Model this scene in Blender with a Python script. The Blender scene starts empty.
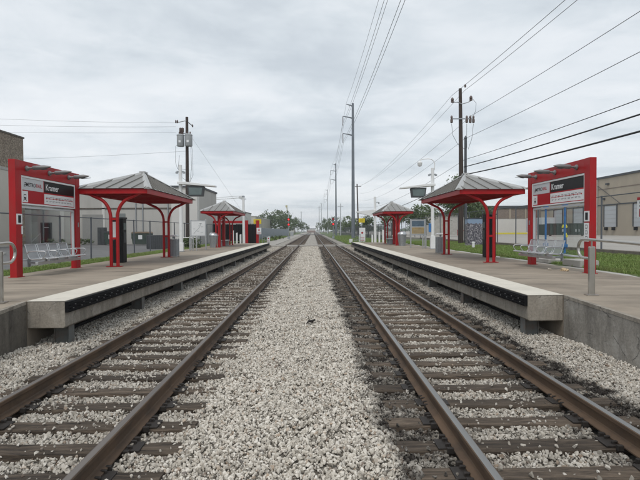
import bpy, math, random
import numpy as np
from mathutils import Vector, Matrix, Quaternion
random.seed(7); rng = np.random.default_rng(11)
R = math.radians
S = bpy.context.scene
COL = S.collection

# ------------------------------------------------------------------ materials
def newmat(name):
    m = bpy.data.materials.new(name); m.use_nodes = True
    nt = m.node_tree; b = nt.nodes['Principled BSDF']
    return m, nt, b
def N(nt, t, **kw):
    n = nt.nodes.new(t)
    for k, v in kw.items():
        if k in n.inputs: n.inputs[k].default_value = v
        else: setattr(n, k, v)
    return n
def c4(c): return (c[0], c[1], c[2], 1)
def mixc(nt, fac, a, b, blend='MIX'):
    n = nt.nodes.new('ShaderNodeMix'); n.data_type = 'RGBA'; n.blend_type = blend
    if isinstance(fac, (int, float)): n.inputs[0].default_value = fac
    else: nt.links.new(fac, n.inputs[0])
    for i, v in ((6, a), (7, b)):
        if isinstance(v, (tuple, list)): n.inputs[i].default_value = c4(v)
        else: nt.links.new(v, n.inputs[i])
    return n.outputs[2]
def ramp(nt, fac, stops):
    n = nt.nodes.new('ShaderNodeValToRGB'); e = n.color_ramp.elements
    while len(e) < len(stops): e.new(.5)
    for i, (p, c) in enumerate(stops):
        e[i].position = p; e[i].color = c4(c) if len(c) == 3 else c
    nt.links.new(fac, n.inputs[0]); return n.outputs[0]
def pos(nt, scale=(1, 1, 1), coord='pos'):
    if coord == 'pos': o = N(nt, 'ShaderNodeNewGeometry').outputs['Position']
    else: o = N(nt, 'ShaderNodeTexCoord').outputs['Object']
    mp = N(nt, 'ShaderNodeMapping'); mp.inputs['Scale'].default_value = scale
    nt.links.new(o, mp.inputs[0]); return mp.outputs[0]
def noise(nt, vec, scale, detail=4, rough=.55, dist=0):
    n = N(nt, 'ShaderNodeTexNoise', Scale=scale, Detail=detail, Roughness=rough, Distortion=dist)
    nt.links.new(vec, n.inputs['Vector']); return n.outputs[0]
def bump(nt, b, h, strength=.3, dist=.02):
    n = N(nt, 'ShaderNodeBump', Strength=strength, Distance=dist)
    nt.links.new(h, n.inputs['Height']); nt.links.new(n.outputs[0], b.inputs['Normal'])
def mat(name, col, rough=.6, metal=0, var=.12, scale=6, bmp=0, coord='pos', spec=.5, stretch=(1, 1, 1), dirt=None, dirt_amt=.5, dirt_scale=2, dirt_stretch=(1, 1, 1)):
    m, nt, b = newmat(name)
    v = pos(nt, stretch, coord)
    f = noise(nt, v, scale, 5)
    lo = tuple(x * (1 - var) for x in col); hi = tuple(min(1, x * (1 + var)) for x in col)
    c = ramp(nt, f, [(.28, lo), (.72, hi)])
    if dirt:
        f2 = noise(nt, pos(nt, dirt_stretch, coord), dirt_scale, 6, .65)
        k = ramp(nt, f2, [(.45, (0, 0, 0)), (.72, (dirt_amt,) * 3)])
        c = mixc(nt, k, c, dirt)
    nt.links.new(c, b.inputs['Base Color'])
    rr = N(nt, 'ShaderNodeMapRange'); rr.inputs[3].default_value = max(.02, rough - .08); rr.inputs[4].default_value = min(1, rough + .08)
    nt.links.new(f, rr.inputs[0]); nt.links.new(rr.outputs[0], b.inputs['Roughness'])
    b.inputs['Metallic'].default_value = metal; b.inputs['Specular IOR Level'].default_value = spec
    if bmp: bump(nt, b, noise(nt, v, scale * 6, 4), bmp, .01)
    return m
RED = mat('red paint', (.365, .009, .013), .45, var=.12, scale=1.2, spec=.28, dirt=(.30, .035, .03), dirt_amt=.6, dirt_scale=3.5, dirt_stretch=(1.5, 1.5, .6), bmp=.04)
REDP = mat('red sign film', (.38, .012, .019), .4, var=.05, spec=.3)
WHITE = mat('white paint', (.74, .75, .75), .45, var=.05, dirt=(.45, .44, .42), dirt_amt=.25, dirt_scale=3)
SIGNW = mat('white sign film', (.72, .73, .74), .4, var=.03)
SIGNG = mat('pale grey sign film', (.52, .54, .56), .4, var=.03)
BLACK = mat('black film', (.008, .008, .009), .4, var=.1, spec=.25)
BLKP = mat('black powder coat', (.008, .008, .009), .5, var=.2, scale=4, spec=.25)
ALU = mat('brushed aluminium', (.52, .53, .54), .35, .85, var=.08, scale=8)
GALV = mat('galvanised steel', (.34, .36, .38), .5, .6, var=.15, scale=10)
STAIN = mat('stainless tube', (.44, .42, .39), .3, .9, var=.08, scale=6)
DKSTEEL = mat('dark weathered steel', (.10, .11, .125), .6, .3, var=.15, scale=3)
MONO = mat('grey steel monopole', (.16, .18, .205), .6, .2, var=.12, scale=1.5)
PALEPOLE = mat('far pole haze tint', (.42, .44, .46), .7, 0, var=.08)  # lighter grey for far poles, distance haze put into the colour
WOODP = mat('creosoted pole timber', (.045, .032, .026), .85, var=.35, scale=5, stretch=(3, 3, .2), bmp=.3)
POSTM = mat('dull grey steel post', (.13, .135, .13), .75, .1, var=.2, scale=5, dirt=(.12, .07, .04), dirt_amt=.8, dirt_scale=4)
LAMPM = mat('dull lamp metal', (.20, .195, .195), .5, .4, var=.2, scale=6)
RUBBER = mat('black rubber', (.006, .006, .007), .7, var=.2, scale=3, spec=.15)
BOLT = mat('bolt zinc', (.5, .5, .5), .4, .6)
DECK = mat('brown grey concrete paving', (.272, .228, .178), .85, var=.2, scale=1.6, stretch=(.35, 1.4, 1), bmp=.12, dirt=(.135, .110, .083), dirt_amt=.9, dirt_scale=1.1, dirt_stretch=(.6, 1.2, 1))
EDGE = mat('cream tactile paving', (.60, .562, .485), .7, var=.05, scale=3, bmp=.25, dirt=(.42, .39, .34), dirt_amt=.45, dirt_scale=2.5)
CONC = mat('stained cast concrete', (.27, .245, .21), .85, var=.14, scale=3, bmp=.15, dirt=(.075, .066, .055), dirt_amt=.95, dirt_scale=2.6, dirt_stretch=(2.2, 2.2, .45))
CONCD = mat('dark damp concrete', (.15, .135, .12), .88, var=.25, scale=4, bmp=.35, dirt=(.045, .04, .035), dirt_amt=.9, dirt_scale=2.4, dirt_stretch=(2.4, 2.4, .4))
CONCR = mat('streaked concrete wall', (.30, .28, .25), .88, var=.2, scale=4, bmp=.35, dirt=(.075, .066, .056), dirt_amt=1., dirt_scale=3.4, dirt_stretch=(2.6, 2.6, .3))
CONCL = mat('pale concrete', (.42, .41, .38), .85, var=.1, scale=3, bmp=.1, dirt=(.25, .23, .2), dirt_amt=.5)
ASPH = mat('worn asphalt', (.135, .135, .135), .9, var=.12, scale=.8, bmp=.1, dirt=(.075, .075, .075), dirt_amt=.6, dirt_scale=.35)
LOTC = mat('pale concrete lot', (.34, .32, .29), .9, var=.09, scale=.6, bmp=.05, dirt=(.23, .21, .19), dirt_amt=.6, dirt_scale=.3)
KERB = mat('weathered brown kerb', (.17, .15, .125), .9, var=.3, scale=5, bmp=.3)
SOIL = mat('dull ground', (.12, .12, .085), .95, var=.3, scale=.2)
ROOF = mat('standing seam roof metal', (.23, .222, .205), .42, .35, var=.06, scale=1.5, dirt=(.17, .16, .15), dirt_amt=.4, dirt_scale=1.2)
FLASH = mat('pale hip flashing', (.42, .42, .41), .45, .3, var=.05)
CREAMW = mat('pale grey render', (.46, .45, .425), .85, var=.05, scale=.5, dirt=(.33, .32, .30), dirt_amt=.5, dirt_scale=.5, dirt_stretch=(1.5, 1.5, .3))
WHITEW = mat('off white metal cladding', (.60, .59, .565), .7, var=.05, scale=.5)
BEIGEW = mat('beige metal cladding', (.50, .47, .41), .8, var=.06, scale=.6)
TANW = mat('tan tilt wall', (.40, .345, .27), .9, var=.08, scale=.5, bmp=.1, dirt=(.30, .26, .21), dirt_amt=.5, dirt_scale=.5, dirt_stretch=(1.5, 1.5, .25))
BROWNB = mat('brown brick', (.21, .17, .14), .9, var=.25, scale=4)
DOORW = mat('pale dock door', (.47, .49, .51), .6, var=.05)
TRIMD = mat('dark trim', (.055, .06, .065), .6, var=.2)
GREEND = mat('dark green container', (.022, .045, .036), .6, var=.3, scale=2, dirt=(.06, .05, .04), dirt_amt=.5)
GREYD = mat('charcoal bin', (.045, .05, .055), .55, var=.2)
LIDB = mat('tan bin lid', (.21, .16, .11), .7, var=.15)
BLUE = mat('blue paint', (.03, .16, .42), .5, var=.15)
YEL = mat('yellow sign paint', (.72, .56, .02), .5, var=.06)
YTAPE = mat('yellow tape', (.70, .62, .06), .5, var=.15)
REDLT = mat('dark red', (.30, .02, .02), .5, var=.1)
CORR = mat('grey corrugated fence', (.26, .29, .32), .6, .1, var=.12, scale=2)
TRUNK = mat('bark', (.07, .055, .042), .95, var=.3, scale=6, bmp=.5)
CARD = mat('crumpled paper', (.50, .38, .24), .8, var=.3, scale=20)
INSUL = mat('brown porcelain', (.10, .07, .06), .25, var=.1)
XFMR = mat('transformer grey', (.36, .38, .39), .5, var=.08)

def crackwall(name, col, dark, pale, amt):
    m, nt, b = newmat(name)
    st = noise(nt, pos(nt, (2.2, 2.2, .5)), 1.7, 9, .7, .5)
    bl = noise(nt, pos(nt), 2.2, 6, .7)
    fi = noise(nt, pos(nt), 28, 4, .6)
    c = ramp(nt, fi, [(.3, tuple(x * .8 for x in col)), (.7, tuple(x * 1.15 for x in col))])
    c = mixc(nt, ramp(nt, bl, [(.5, (0, 0, 0)), (.62, (.6,) * 3)]), c, pale)
    c = mixc(nt, ramp(nt, st, [(.44, (0, 0, 0)), (.74, (amt,) * 3)]), c, dark)
    w = N(nt, 'ShaderNodeMix'); w.data_type = 'VECTOR'; w.inputs[0].default_value = .12
    nz = N(nt, 'ShaderNodeTexNoise', Scale=6., Detail=4.); nt.links.new(pos(nt), nz.inputs['Vector'])
    nt.links.new(pos(nt), w.inputs[4]); nt.links.new(nz.outputs['Color'], w.inputs[5])
    v = N(nt, 'ShaderNodeTexVoronoi', feature='DISTANCE_TO_EDGE', Scale=2.1); nt.links.new(w.outputs[1], v.inputs['Vector'])
    ck = ramp(nt, v.outputs['Distance'], [(0, (1, 1, 1)), (.02, (0, 0, 0))])
    gate = ramp(nt, bl, [(.48, (0, 0, 0)), (.58, (.85,) * 3)])
    c = mixc(nt, mixc(nt, 1, ck, gate, 'MULTIPLY'), c, tuple(x * .35 for x in dark))
    nt.links.new(c, b.inputs['Base Color']); b.inputs['Roughness'].default_value = .92
    bump(nt, b, fi, .5, .012); return m
CONCD = crackwall('dark damp concrete', (.135, .12, .10), (.028, .024, .02), (.17, .155, .13), .85)
CONCR = crackwall('streaked concrete wall', (.29, .268, .235), (.06, .052, .044), (.42, .40, .365), .8)
CONC = crackwall('stained cast concrete', (.29, .258, .215), (.08, .068, .054), (.38, .35, .305), .75)

def leafmat(name, a, b, dry=None):
    m, nt, bs = newmat(name)
    f = noise(nt, pos(nt), 1.3, 3)
    oi = N(nt, 'ShaderNodeNewGeometry').outputs['Random Per Island']
    c = ramp(nt, f, [(.3, a), (.7, b)])
    c = mixc(nt, oi, c, tuple(x * 1.5 for x in b))
    nt.links.new(c, bs.inputs['Base Color']); bs.inputs['Roughness'].default_value = .65
    if dry:
        c = mixc(nt, ramp(nt, noise(nt, pos(nt), .9, 5, .65), [(.5, (0, 0, 0)), (.72, (.7,) * 3)]), c, dry); nt.links.new(c, bs.inputs['Base Color'])
    tr = N(nt, 'ShaderNodeBsdfTranslucent'); nt.links.new(c, tr.inputs[0])
    mx = N(nt, 'ShaderNodeMixShader'); mx.inputs[0].default_value = .25
    out = nt.nodes['Material Output']
    nt.links.new(bs.outputs[0], mx.inputs[1]); nt.links.new(tr.outputs[0], mx.inputs[2]); nt.links.new(mx.outputs[0], out.inputs[0])
    return m
LEAF = leafmat('leaves', (.040, .064, .024), (.085, .12, .045))
LEAF2 = leafmat('lighter leaves', (.045, .07, .022), (.085, .115, .038))
GRASSM = leafmat('grass blades', (.075, .125, .027), (.15, .21, .052), (.21, .185, .085))
GRASSB = mat('lawn soil and thatch', (.065, .105, .026), .95, var=.35, scale=3, bmp=.5, dirt=(.15, .13, .07), dirt_amt=.8, dirt_scale=1.1)

def seethrough(name, col, cover, metal=0., rough=.5):
    m, nt, b = newmat(name); b.inputs['Base Color'].default_value = c4(col)
    b.inputs['Metallic'].default_value = metal; b.inputs['Roughness'].default_value = rough
    tr = N(nt, 'ShaderNodeBsdfTransparent'); mx = N(nt, 'ShaderNodeMixShader')
    nt.links.new(tr.outputs[0], mx.inputs[1]); nt.links.new(b.outputs[0], mx.inputs[2])
    nt.links.new(mx.outputs[0], nt.nodes['Material Output'].inputs[0])
    if isinstance(cover, (int, float)): mx.inputs[0].default_value = cover
    else: nt.links.new(cover(nt), mx.inputs[0])
    return m
def diamond(pitch, w, horiz):
    def f(nt):
        o = N(nt, 'ShaderNodeNewGeometry').outputs['Position']
        s = N(nt, 'ShaderNodeSeparateXYZ'); nt.links.new(o, s.inputs[0])
        h = s.outputs[horiz]; outs = []
        for op in ('ADD', 'SUBTRACT'):
            a = N(nt, 'ShaderNodeMath', operation=op); nt.links.new(h, a.inputs[0]); nt.links.new(s.outputs[2], a.inputs[1])
            d = N(nt, 'ShaderNodeMath', operation='DIVIDE'); nt.links.new(a.outputs[0], d.inputs[0]); d.inputs[1].default_value = pitch
            fr = N(nt, 'ShaderNodeMath', operation='FRACT'); nt.links.new(d.outputs[0], fr.inputs[0])
            lt = N(nt, 'ShaderNodeMath', operation='LESS_THAN'); nt.links.new(fr.outputs[0], lt.inputs[0]); lt.inputs[1].default_value = w
            outs.append(lt.outputs[0])
        mx = N(nt, 'ShaderNodeMath', operation='MAXIMUM'); nt.links.new(outs[0], mx.inputs[0]); nt.links.new(outs[1], mx.inputs[1])
        return mx.outputs[0]
    return f
CHAIN = seethrough('chain link wire', (.20, .21, .22), diamond(.075, .035, 1), .3)
CHAINX = seethrough('chain link wire dark', (.05, .055, .06), diamond(.075, .30, 1), .2)
PERF = seethrough('perforated steel sheet', (.42, .44, .46), diamond(.030, .36, 1), .5, .45)
PERFD = seethrough('bin mesh', (.22, .23, .24), diamond(.04, .45, 0), .5, .5)
def glassmat():
    m, nt, b = newmat('clear glass')
    nt.nodes.remove(b)
    tr = N(nt, 'ShaderNodeBsdfTransparent'); tr.inputs[0].default_value = (.95, .965, .965, 1)
    gl = N(nt, 'ShaderNodeBsdfGlossy'); gl.inputs['Roughness'].default_value = .03
    fr = N(nt, 'ShaderNodeFresnel'); fr.inputs[0].default_value = 1.5
    k = N(nt, 'ShaderNodeMath', operation='MULTIPLY'); nt.links.new(fr.outputs[0], k.inputs[0]); k.inputs[1].default_value = .10
    mx = N(nt, 'ShaderNodeMixShader')
    nt.links.new(k.outputs[0], mx.inputs[0]); nt.links.new(tr.outputs[0], mx.inputs[1]); nt.links.new(gl.outputs[0], mx.inputs[2])
    nt.links.new(mx.outputs[0], nt.nodes['Material Output'].inputs[0]); return m
GLASS = glassmat()
DGLASS, _nt, _b = newmat('dark window glass'); _b.inputs['Base Color'].default_value = (.012, .016, .02, 1); _b.inputs['Roughness'].default_value = .08
SCREEN = mat('display screen glow tint', (.13, .17, .17), .2, var=.15, scale=2)  # lighter greenish base colour stands in for the lit display
def emit(name, col, s):
    m, nt, b = newmat(name); b.inputs['Base Color'].default_value = c4(col)
    b.inputs['Emission Color'].default_value = c4(col); b.inputs['Emission Strength'].default_value = s; return m
REDLAMP = emit('lit red signal lens', (1, .03, .03), 1.1)

# sleepers: split grey brown timber, grain along X
def timber():
    m, nt, b = newmat('weathered sleeper timber')
    v = pos(nt, (.9, 11, 11)); f = noise(nt, v, 2.0, 8, .78, .6)
    f2 = noise(nt, pos(nt), .9, 3)
    oi = N(nt, 'ShaderNodeObjectInfo').outputs['Random']
    c = ramp(nt, f, [(.34, (.008, .006, .005)), (.42, (.058, .043, .031)), (.56, (.125, .094, .068)), (.74, (.26, .205, .155))])
    c = mixc(nt, ramp(nt, f2, [(.45, (0, 0, 0)), (.75, (.45,) * 3)]), c, (.03, .022, .016))
    hv = N(nt, 'ShaderNodeMapRange'); nt.links.new(oi, hv.inputs[0]); hv.inputs[3].default_value = .65; hv.inputs[4].default_value = 1.35
    vm = N(nt, 'ShaderNodeVectorMath', operation='SCALE'); nt.links.new(c, vm.inputs[0]); nt.links.new(hv.outputs[0], vm.inputs['Scale'])
    nt.links.new(vm.outputs[0], b.inputs['Base Color']); b.inputs['Roughness'].default_value = .9
    bump(nt, b, f, 1, .035); return m
TIE = timber()
RUST = mat('brown rusted rail steel', (.105, .066, .040), .8, .1, var=.25, scale=4, stretch=(1, .4, 3), dirt=(.035, .026, .02), dirt_amt=.7, dirt_scale=3, bmp=.1)
RUSTD = mat('dark oily iron', (.028, .023, .02), .65, .2, var=.3, scale=20, bmp=.2)
HEADB = mat('bright worn rail head', (.27, .265, .255), .42, .85, var=.1, scale=3, stretch=(8, .15, 1))
HEADG = mat('dull worn rail head', (.17, .15, .135), .5, .6, var=.2, scale=3, stretch=(8, .15, 1))

def soilmask(nt):
    """soiling of the ballast: a function of place (X) with a ragged noise edge"""
    p = N(nt, 'ShaderNodeNewGeometry').outputs['Position']
    s = N(nt, 'ShaderNodeSeparateXYZ'); nt.links.new(p, s.inputs[0])
    n1 = noise(nt, pos(nt, (1, .7, 0)), 2.6, 8, .78)
    a = N(nt, 'ShaderNodeMath', operation='MULTIPLY_ADD'); nt.links.new(n1, a.inputs[0]); a.inputs[1].default_value = 1.25; nt.links.new(s.outputs[0], a.inputs[2])
    mr = N(nt, 'ShaderNodeMapRange'); nt.links.new(a.outputs[0], mr.inputs[0])
    for i, v in ((1, -5.), (2, 5.), (3, 0.), (4, 1.)): mr.inputs[i].default_value = v
    def q(x): return (x + .625 + 5) / 10
    g = lambda v: (v,) * 3
    st = [(q(-5.2), g(.12)), (q(-3.9), g(.12)), (q(-3.45), g(.42)), (q(-3.1), g(.25)), (q(-1.95), g(.16)), (q(-1.6), g(.22)), (q(-1.1), g(.0)),
          (q(.55), g(0)), (q(.78), g(.95)), (q(1.2), g(.68)), (q(1.7), g(.22)), (q(2.4), g(.22)), (q(2.74), g(.9)), (q(2.95), g(1.4)), (q(3.42), g(1.35)), (q(3.6), g(.25)), (q(4.4), g(.08))]
    r = ramp(nt, mr.outputs[0], st)
    yy = N(nt, 'ShaderNodeMapRange'); nt.links.new(s.outputs[1], yy.inputs[0])
    for i, v in ((1, 8.), (2, 30.), (3, 0.), (4, .30)): yy.inputs[i].default_value = v
    # under the trains the stone grows dirtier towards the middle of the station
    inb = ramp(nt, mr.outputs[0], [(q(-3.9), g(0)), (q(-3.5), g(.5)), (q(-1.6), g(.35)), (q(-1.25), g(0)), (q(.55), g(0)), (q(.8), g(1)), (q(3.3), g(1)), (q(3.7), g(.2))])
    m2 = N(nt, 'ShaderNodeMath', operation='MULTIPLY'); nt.links.new(inb, m2.inputs[0]); nt.links.new(yy.outputs[0], m2.inputs[1])
    ad = N(nt, 'ShaderNodeMath', operation='ADD', use_clamp=True); nt.links.new(r, ad.inputs[0]); nt.links.new(m2.outputs[0], ad.inputs[1])
    n2 = noise(nt, pos(nt), 5, 4, .7)
    k = N(nt, 'ShaderNodeMapRange'); nt.links.new(n2, k.inputs[0])
    for i, v in ((1, .34), (2, .66), (3, .45), (4, 1.45)): k.inputs[i].default_value = v
    m3 = N(nt, 'ShaderNodeMath', operation='MULTIPLY', use_clamp=True); nt.links.new(ad.outputs[0], m3.inputs[0]); nt.links.new(k.outputs[0], m3.inputs[1])
    return m3.outputs[0]
def stonemat():
    m, nt, b = newmat('crushed limestone')
    oi = N(nt, 'ShaderNodeObjectInfo').outputs['Random']
    c = ramp(nt, oi, [(0, (.26, .235, .20)), (.14, (.43, .395, .34)), (.5, (.57, .53, .468)), (.88, (.69, .65, .59)), (.965, (.40, .31, .23)), (.985, (.20, .15, .12)), (1, (.16, .15, .14))])
    f = noise(nt, pos(nt), 45, 4)
    c = mixc(nt, ramp(nt, f, [(.4, (0, 0, 0)), (.7, (.35,) * 3)]), c, (.42, .38, .32))
    c = mixc(nt, soilmask(nt), c, (.024, .019, .0155))
    nt.links.new(c, b.inputs['Base Color']); b.inputs['Roughness'].default_value = .9
    bump(nt, b, f, .4, .01); return m
STONE = stonemat()
def bedmat():
    m, nt, b = newmat('ballast bed')
    v = N(nt, 'ShaderNodeTexVoronoi', Scale=17); nt.links.new(pos(nt), v.inputs['Vector'])
    sc = N(nt, 'ShaderNodeSeparateColor'); nt.links.new(v.outputs['Color'], sc.inputs[0])
    c = ramp(nt, sc.outputs[0], [(0, (.26, .235, .20)), (.5, (.46, .43, .38)), (1, (.62, .58, .52))])
    c = mixc(nt, ramp(nt, v.outputs['Distance'], [(.35, (0, 0, 0)), (.75, (.8,) * 3)]), c, (.06, .052, .045))  # dark cell borders: crevice shade between stones put into the colour
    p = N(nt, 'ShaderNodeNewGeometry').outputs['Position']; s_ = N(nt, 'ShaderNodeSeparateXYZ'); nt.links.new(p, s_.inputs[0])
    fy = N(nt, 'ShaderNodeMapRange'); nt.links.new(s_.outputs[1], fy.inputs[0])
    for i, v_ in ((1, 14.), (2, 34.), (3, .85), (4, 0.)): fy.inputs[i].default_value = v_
    c = mixc(nt, fy.outputs[0], c, (.115, .10, .08))  # near bed darker: soil tone plus gap shade put into the colour
    c = mixc(nt, soilmask(nt), c, (.022, .018, .015))
    nt.links.new(c, b.inputs['Base Color']); b.inputs['Roughness'].default_value = .95
    inv = N(nt, 'ShaderNodeMath', operation='SUBTRACT'); inv.inputs[0].default_value = 1; nt.links.new(v.outputs['Distance'], inv.inputs[1])
    bump(nt, b, inv.outputs[0], 1, .03); return m
BED = bedmat()
def pebblewall():
    m, nt, b = newmat('exposed pebble aggregate')
    v = N(nt, 'ShaderNodeTexVoronoi', Scale=11); nt.links.new(pos(nt), v.inputs['Vector'])
    sc = N(nt, 'ShaderNodeSeparateColor'); nt.links.new(v.outputs['Color'], sc.inputs[0])
    c = ramp(nt, sc.outputs[0], [(0, (.14, .11, .08)), (.45, (.225, .18, .135)), (1, (.36, .30, .235))])
    nt.links.new(c, b.inputs['Base Color']); b.inputs['Roughness'].default_value = .9
    bump(nt, b, v.outputs['Distance'], .7, .05); return m
PEBBLE = pebblewall()
def photowrap():
    m, nt, b = newmat('printed photo wrap')
    v = N(nt, 'ShaderNodeTexVoronoi', Scale=15); nt.links.new(pos(nt, (1.6, 1.6, .8)), v.inputs['Vector'])
    sc = N(nt, 'ShaderNodeSeparateColor'); nt.links.new(v.outputs['Color'], sc.inputs[0])
    c = ramp(nt, sc.outputs[0], [(0, (.035, .033, .045)), (.55, (.12, .115, .14)), (1, (.42, .40, .42))])
    p = N(nt, 'ShaderNodeNewGeometry').outputs['Position']; s = N(nt, 'ShaderNodeSeparateXYZ'); nt.links.new(p, s.inputs[0])
    n1 = noise(nt, pos(nt), 3, 3)
    a = N(nt, 'ShaderNodeMath', operation='MULTIPLY_ADD'); nt.links.new(n1, a.inputs[0]); a.inputs[1].default_value = .5; nt.links.new(s.outputs[2], a.inputs[2])
    gt = N(nt, 'ShaderNodeMath', operation='GREATER_THAN'); nt.links.new(a.outputs[0], gt.inputs[0]); gt.inputs[1].default_value = 2.45
    c = mixc(nt, gt.outputs[0], c, (.22, .30, .42))
    nt.links.new(c, b.inputs['Base Color']); b.inputs['Roughness'].default_value = .4; return m
WRAP = photowrap()

# ------------------------------------------------------------------ mesh builder
class MB:
    def __init__(s): s.v = []; s.f = []; s.m = []
    def add(s, vs, fs, mi=0):
        o = len(s.v); s.v += [tuple(p) for p in vs]; s.f += [tuple(i + o for i in f) for f in fs]; s.m += [mi] * len(fs); return s
    def box(s, c, d, mi=0, rot=None):
        x, y, z = d[0] / 2, d[1] / 2, d[2] / 2
        vs = [Vector((a, b, e)) for a in (-x, x) for b in (-y, y) for e in (-z, z)]
        if rot is not None: vs = [rot @ v for v in vs]
        vs = [v + Vector(c) for v in vs]
        return s.add(vs, [(0, 1, 3, 2), (4, 6, 7, 5), (0, 4, 5, 1), (2, 3, 7, 6), (0, 2, 6, 4), (1, 5, 7, 3)], mi)
    def b(s, x0, x1, y0, y1, z0, z1, mi=0): return s.box(((x0 + x1) / 2, (y0 + y1) / 2, (z0 + z1) / 2), (abs(x1 - x0), abs(y1 - y0), abs(z1 - z0)), mi)
    def tube(s, pts, r, n=10, mi=0, cap=True, rs=None):
        pts = [Vector(p) for p in pts]; rings = []
        up = None
        for i, p in enumerate(pts):
            d = (pts[min(i + 1, len(pts) - 1)] - pts[max(i - 1, 0)]).normalized()
            if up is None: up = Vector((0, 0, 1)) if abs(d.z) < .9 else Vector((0, 1, 0))
            a = d.cross(up)
            if a.length < 1e-4: a = d.orthogonal()
            a.normalize(); e = a.cross(d).normalized(); up = e
            rr = rs[i] if rs else r
            rings.append([p + (a * math.cos(t) + e * math.sin(t)) * rr for t in [2 * math.pi * k / n for k in range(n)]])
        vs = [v for g in rings for v in g]; fs = []
        for i in range(len(pts) - 1):
            for k in range(n):
                k2 = (k + 1) % n; fs.append((i * n + k, i * n + k2, (i + 1) * n + k2, (i + 1) * n + k))
        if cap: fs.append(tuple(range(n))[::-1]); fs.append(tuple((len(pts) - 1) * n + k for k in range(n)))
        return s.add(vs, fs, mi)
    def lathe(s, c, prof, n=16, mi=0):
        vs = []; fs = []
        for r, z in prof:
            vs += [(c[0] + r * math.cos(2 * math.pi * k / n), c[1] + r * math.sin(2 * math.pi * k / n), c[2] + z) for k in range(n)]
        for i in range(len(prof) - 1):
            for k in range(n):
                k2 = (k + 1) % n; fs.append((i * n + k, i * n + k2, (i + 1) * n + k2, (i + 1) * n + k))
        fs.append(tuple(range(n))[::-1]); fs.append(tuple((len(prof) - 1) * n + k for k in range(n)))
        return s.add(vs, fs, mi)
    def prism(s, poly, axis, a, b2, mi=0):
        """poly in the two other axes (cyclic order of remaining), extruded along axis from a to b2"""
        def P(p, t):
            return {0: (t, p[0], p[1]), 1: (p[0], t, p[1]), 2: (p[0], p[1], t)}[axis]
        n = len(poly); vs = [P(p, a) for p in poly] + [P(p, b2) for p in poly]
        fs = [tuple(range(n))[::-1], tuple(range(n, 2 * n))] + [(i, (i + 1) % n, n + (i + 1) % n, n + i) for i in range(n)]
        return s.add(vs, fs, mi)
    def build(s, name, mats, parent=None, smooth=None, bevel=0, loc=None):
        me = bpy.data.meshes.new(name); me.from_pydata(s.v, [], s.f)
        if not isinstance(mats, (list, tuple)): mats = [mats]
        for m in mats: me.materials.append(m)
        me.polygons.foreach_set('material_index', s.m)
        me.validate()
        import bmesh
        bm = bmesh.new(); bm.from_mesh(me); bmesh.ops.recalc_face_normals(bm, faces=bm.faces); bm.to_mesh(me); bm.free()
        if smooth: me.shade_smooth(); me.set_sharp_from_angle(angle=R(smooth))
        o = bpy.data.objects.new(name, me); COL.objects.link(o)
        if parent: o.parent = parent
        if loc: o.location = loc
        if bevel:
            md = o.modifiers.new('bevel', 'BEVEL'); md.width = bevel; md.segments = 2; md.limit_method = 'ANGLE'; md.angle_limit = R(50)
        return o
def tag(o, label=None, cat=None, group=None, kind=None):
    if label: o['label'] = label
    if cat: o['category'] = cat
    if group: o['group'] = group
    if kind: o['kind'] = kind
    return o
def thing(name, loc, label, cat, group=None, rz=0):
    o = bpy.data.objects.new(name, None); COL.objects.link(o); o.empty_display_size = .2
    o.location = loc; o.rotation_euler = (0, 0, rz); return tag(o, label, cat, group)
def dup(o, parent=None):
    c = o.copy(); COL.objects.link(c)
    if parent: c.parent = parent
    for ch in list(o.children): dup(ch, c)
    return c
def text(name, body, size, mt, parent, loc, rot=(R(90), 0, 0), bold=.0, ext=.002, align='LEFT', sx=1):
    cu = bpy.data.curves.new(name, 'FONT'); cu.body = body; cu.size = size; cu.offset = bold; cu.extrude = ext; cu.align_x = align; cu.align_y = 'CENTER'
    t = bpy.data.objects.new(name, cu); COL.objects.link(t); bpy.context.view_layer.update()
    me = bpy.data.meshes.new_from_object(t.evaluated_get(bpy.context.evaluated_depsgraph_get()))
    bpy.data.objects.remove(t); bpy.data.curves.remove(cu)
    me.materials.clear(); me.materials.append(mt)
    o = bpy.data.objects.new(name, me); COL.objects.link(o); o.parent = parent; o.location = loc; o.rotation_euler = rot; o.scale = (sx, 1, 1); return o
def struct(o): return tag(o, kind='structure')
def arc(c, r, a0, a1, n, plane):
    out = []
    for i in range(n + 1):
        t = R(a0 + (a1 - a0) * i / n); u, v = r * math.cos(t), r * math.sin(t)
        out.append((c[0] + u, c[1], c[2] + v) if plane == 'xz' else (c[0], c[1] + u, c[2] + v))
    return out

# ------------------------------------------------------------------ camera
f = 480.; HC = 1.75
cam_d = bpy.data.cameras.new('Camera'); cam = bpy.data.objects.new('Camera', cam_d); COL.objects.link(cam); S.camera = cam
cam_d.sensor_width = 36; cam_d.lens = 36 * f / 640; cam_d.clip_end = 4000; cam_d.clip_start = .05
roll = R(.32)
Mb = Matrix(((math.cos(roll), math.sin(roll), 0), (0, 0, -1), (-math.sin(roll), math.cos(roll), 0)))
d = Vector((-7, 9.5, -f)).normalized()
Q = d.rotation_difference(Vector((0, 0, -1))).to_matrix()
cam.matrix_world = Matrix.Translation((0, 0, HC)) @ (Mb @ Q).to_4x4()

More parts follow.
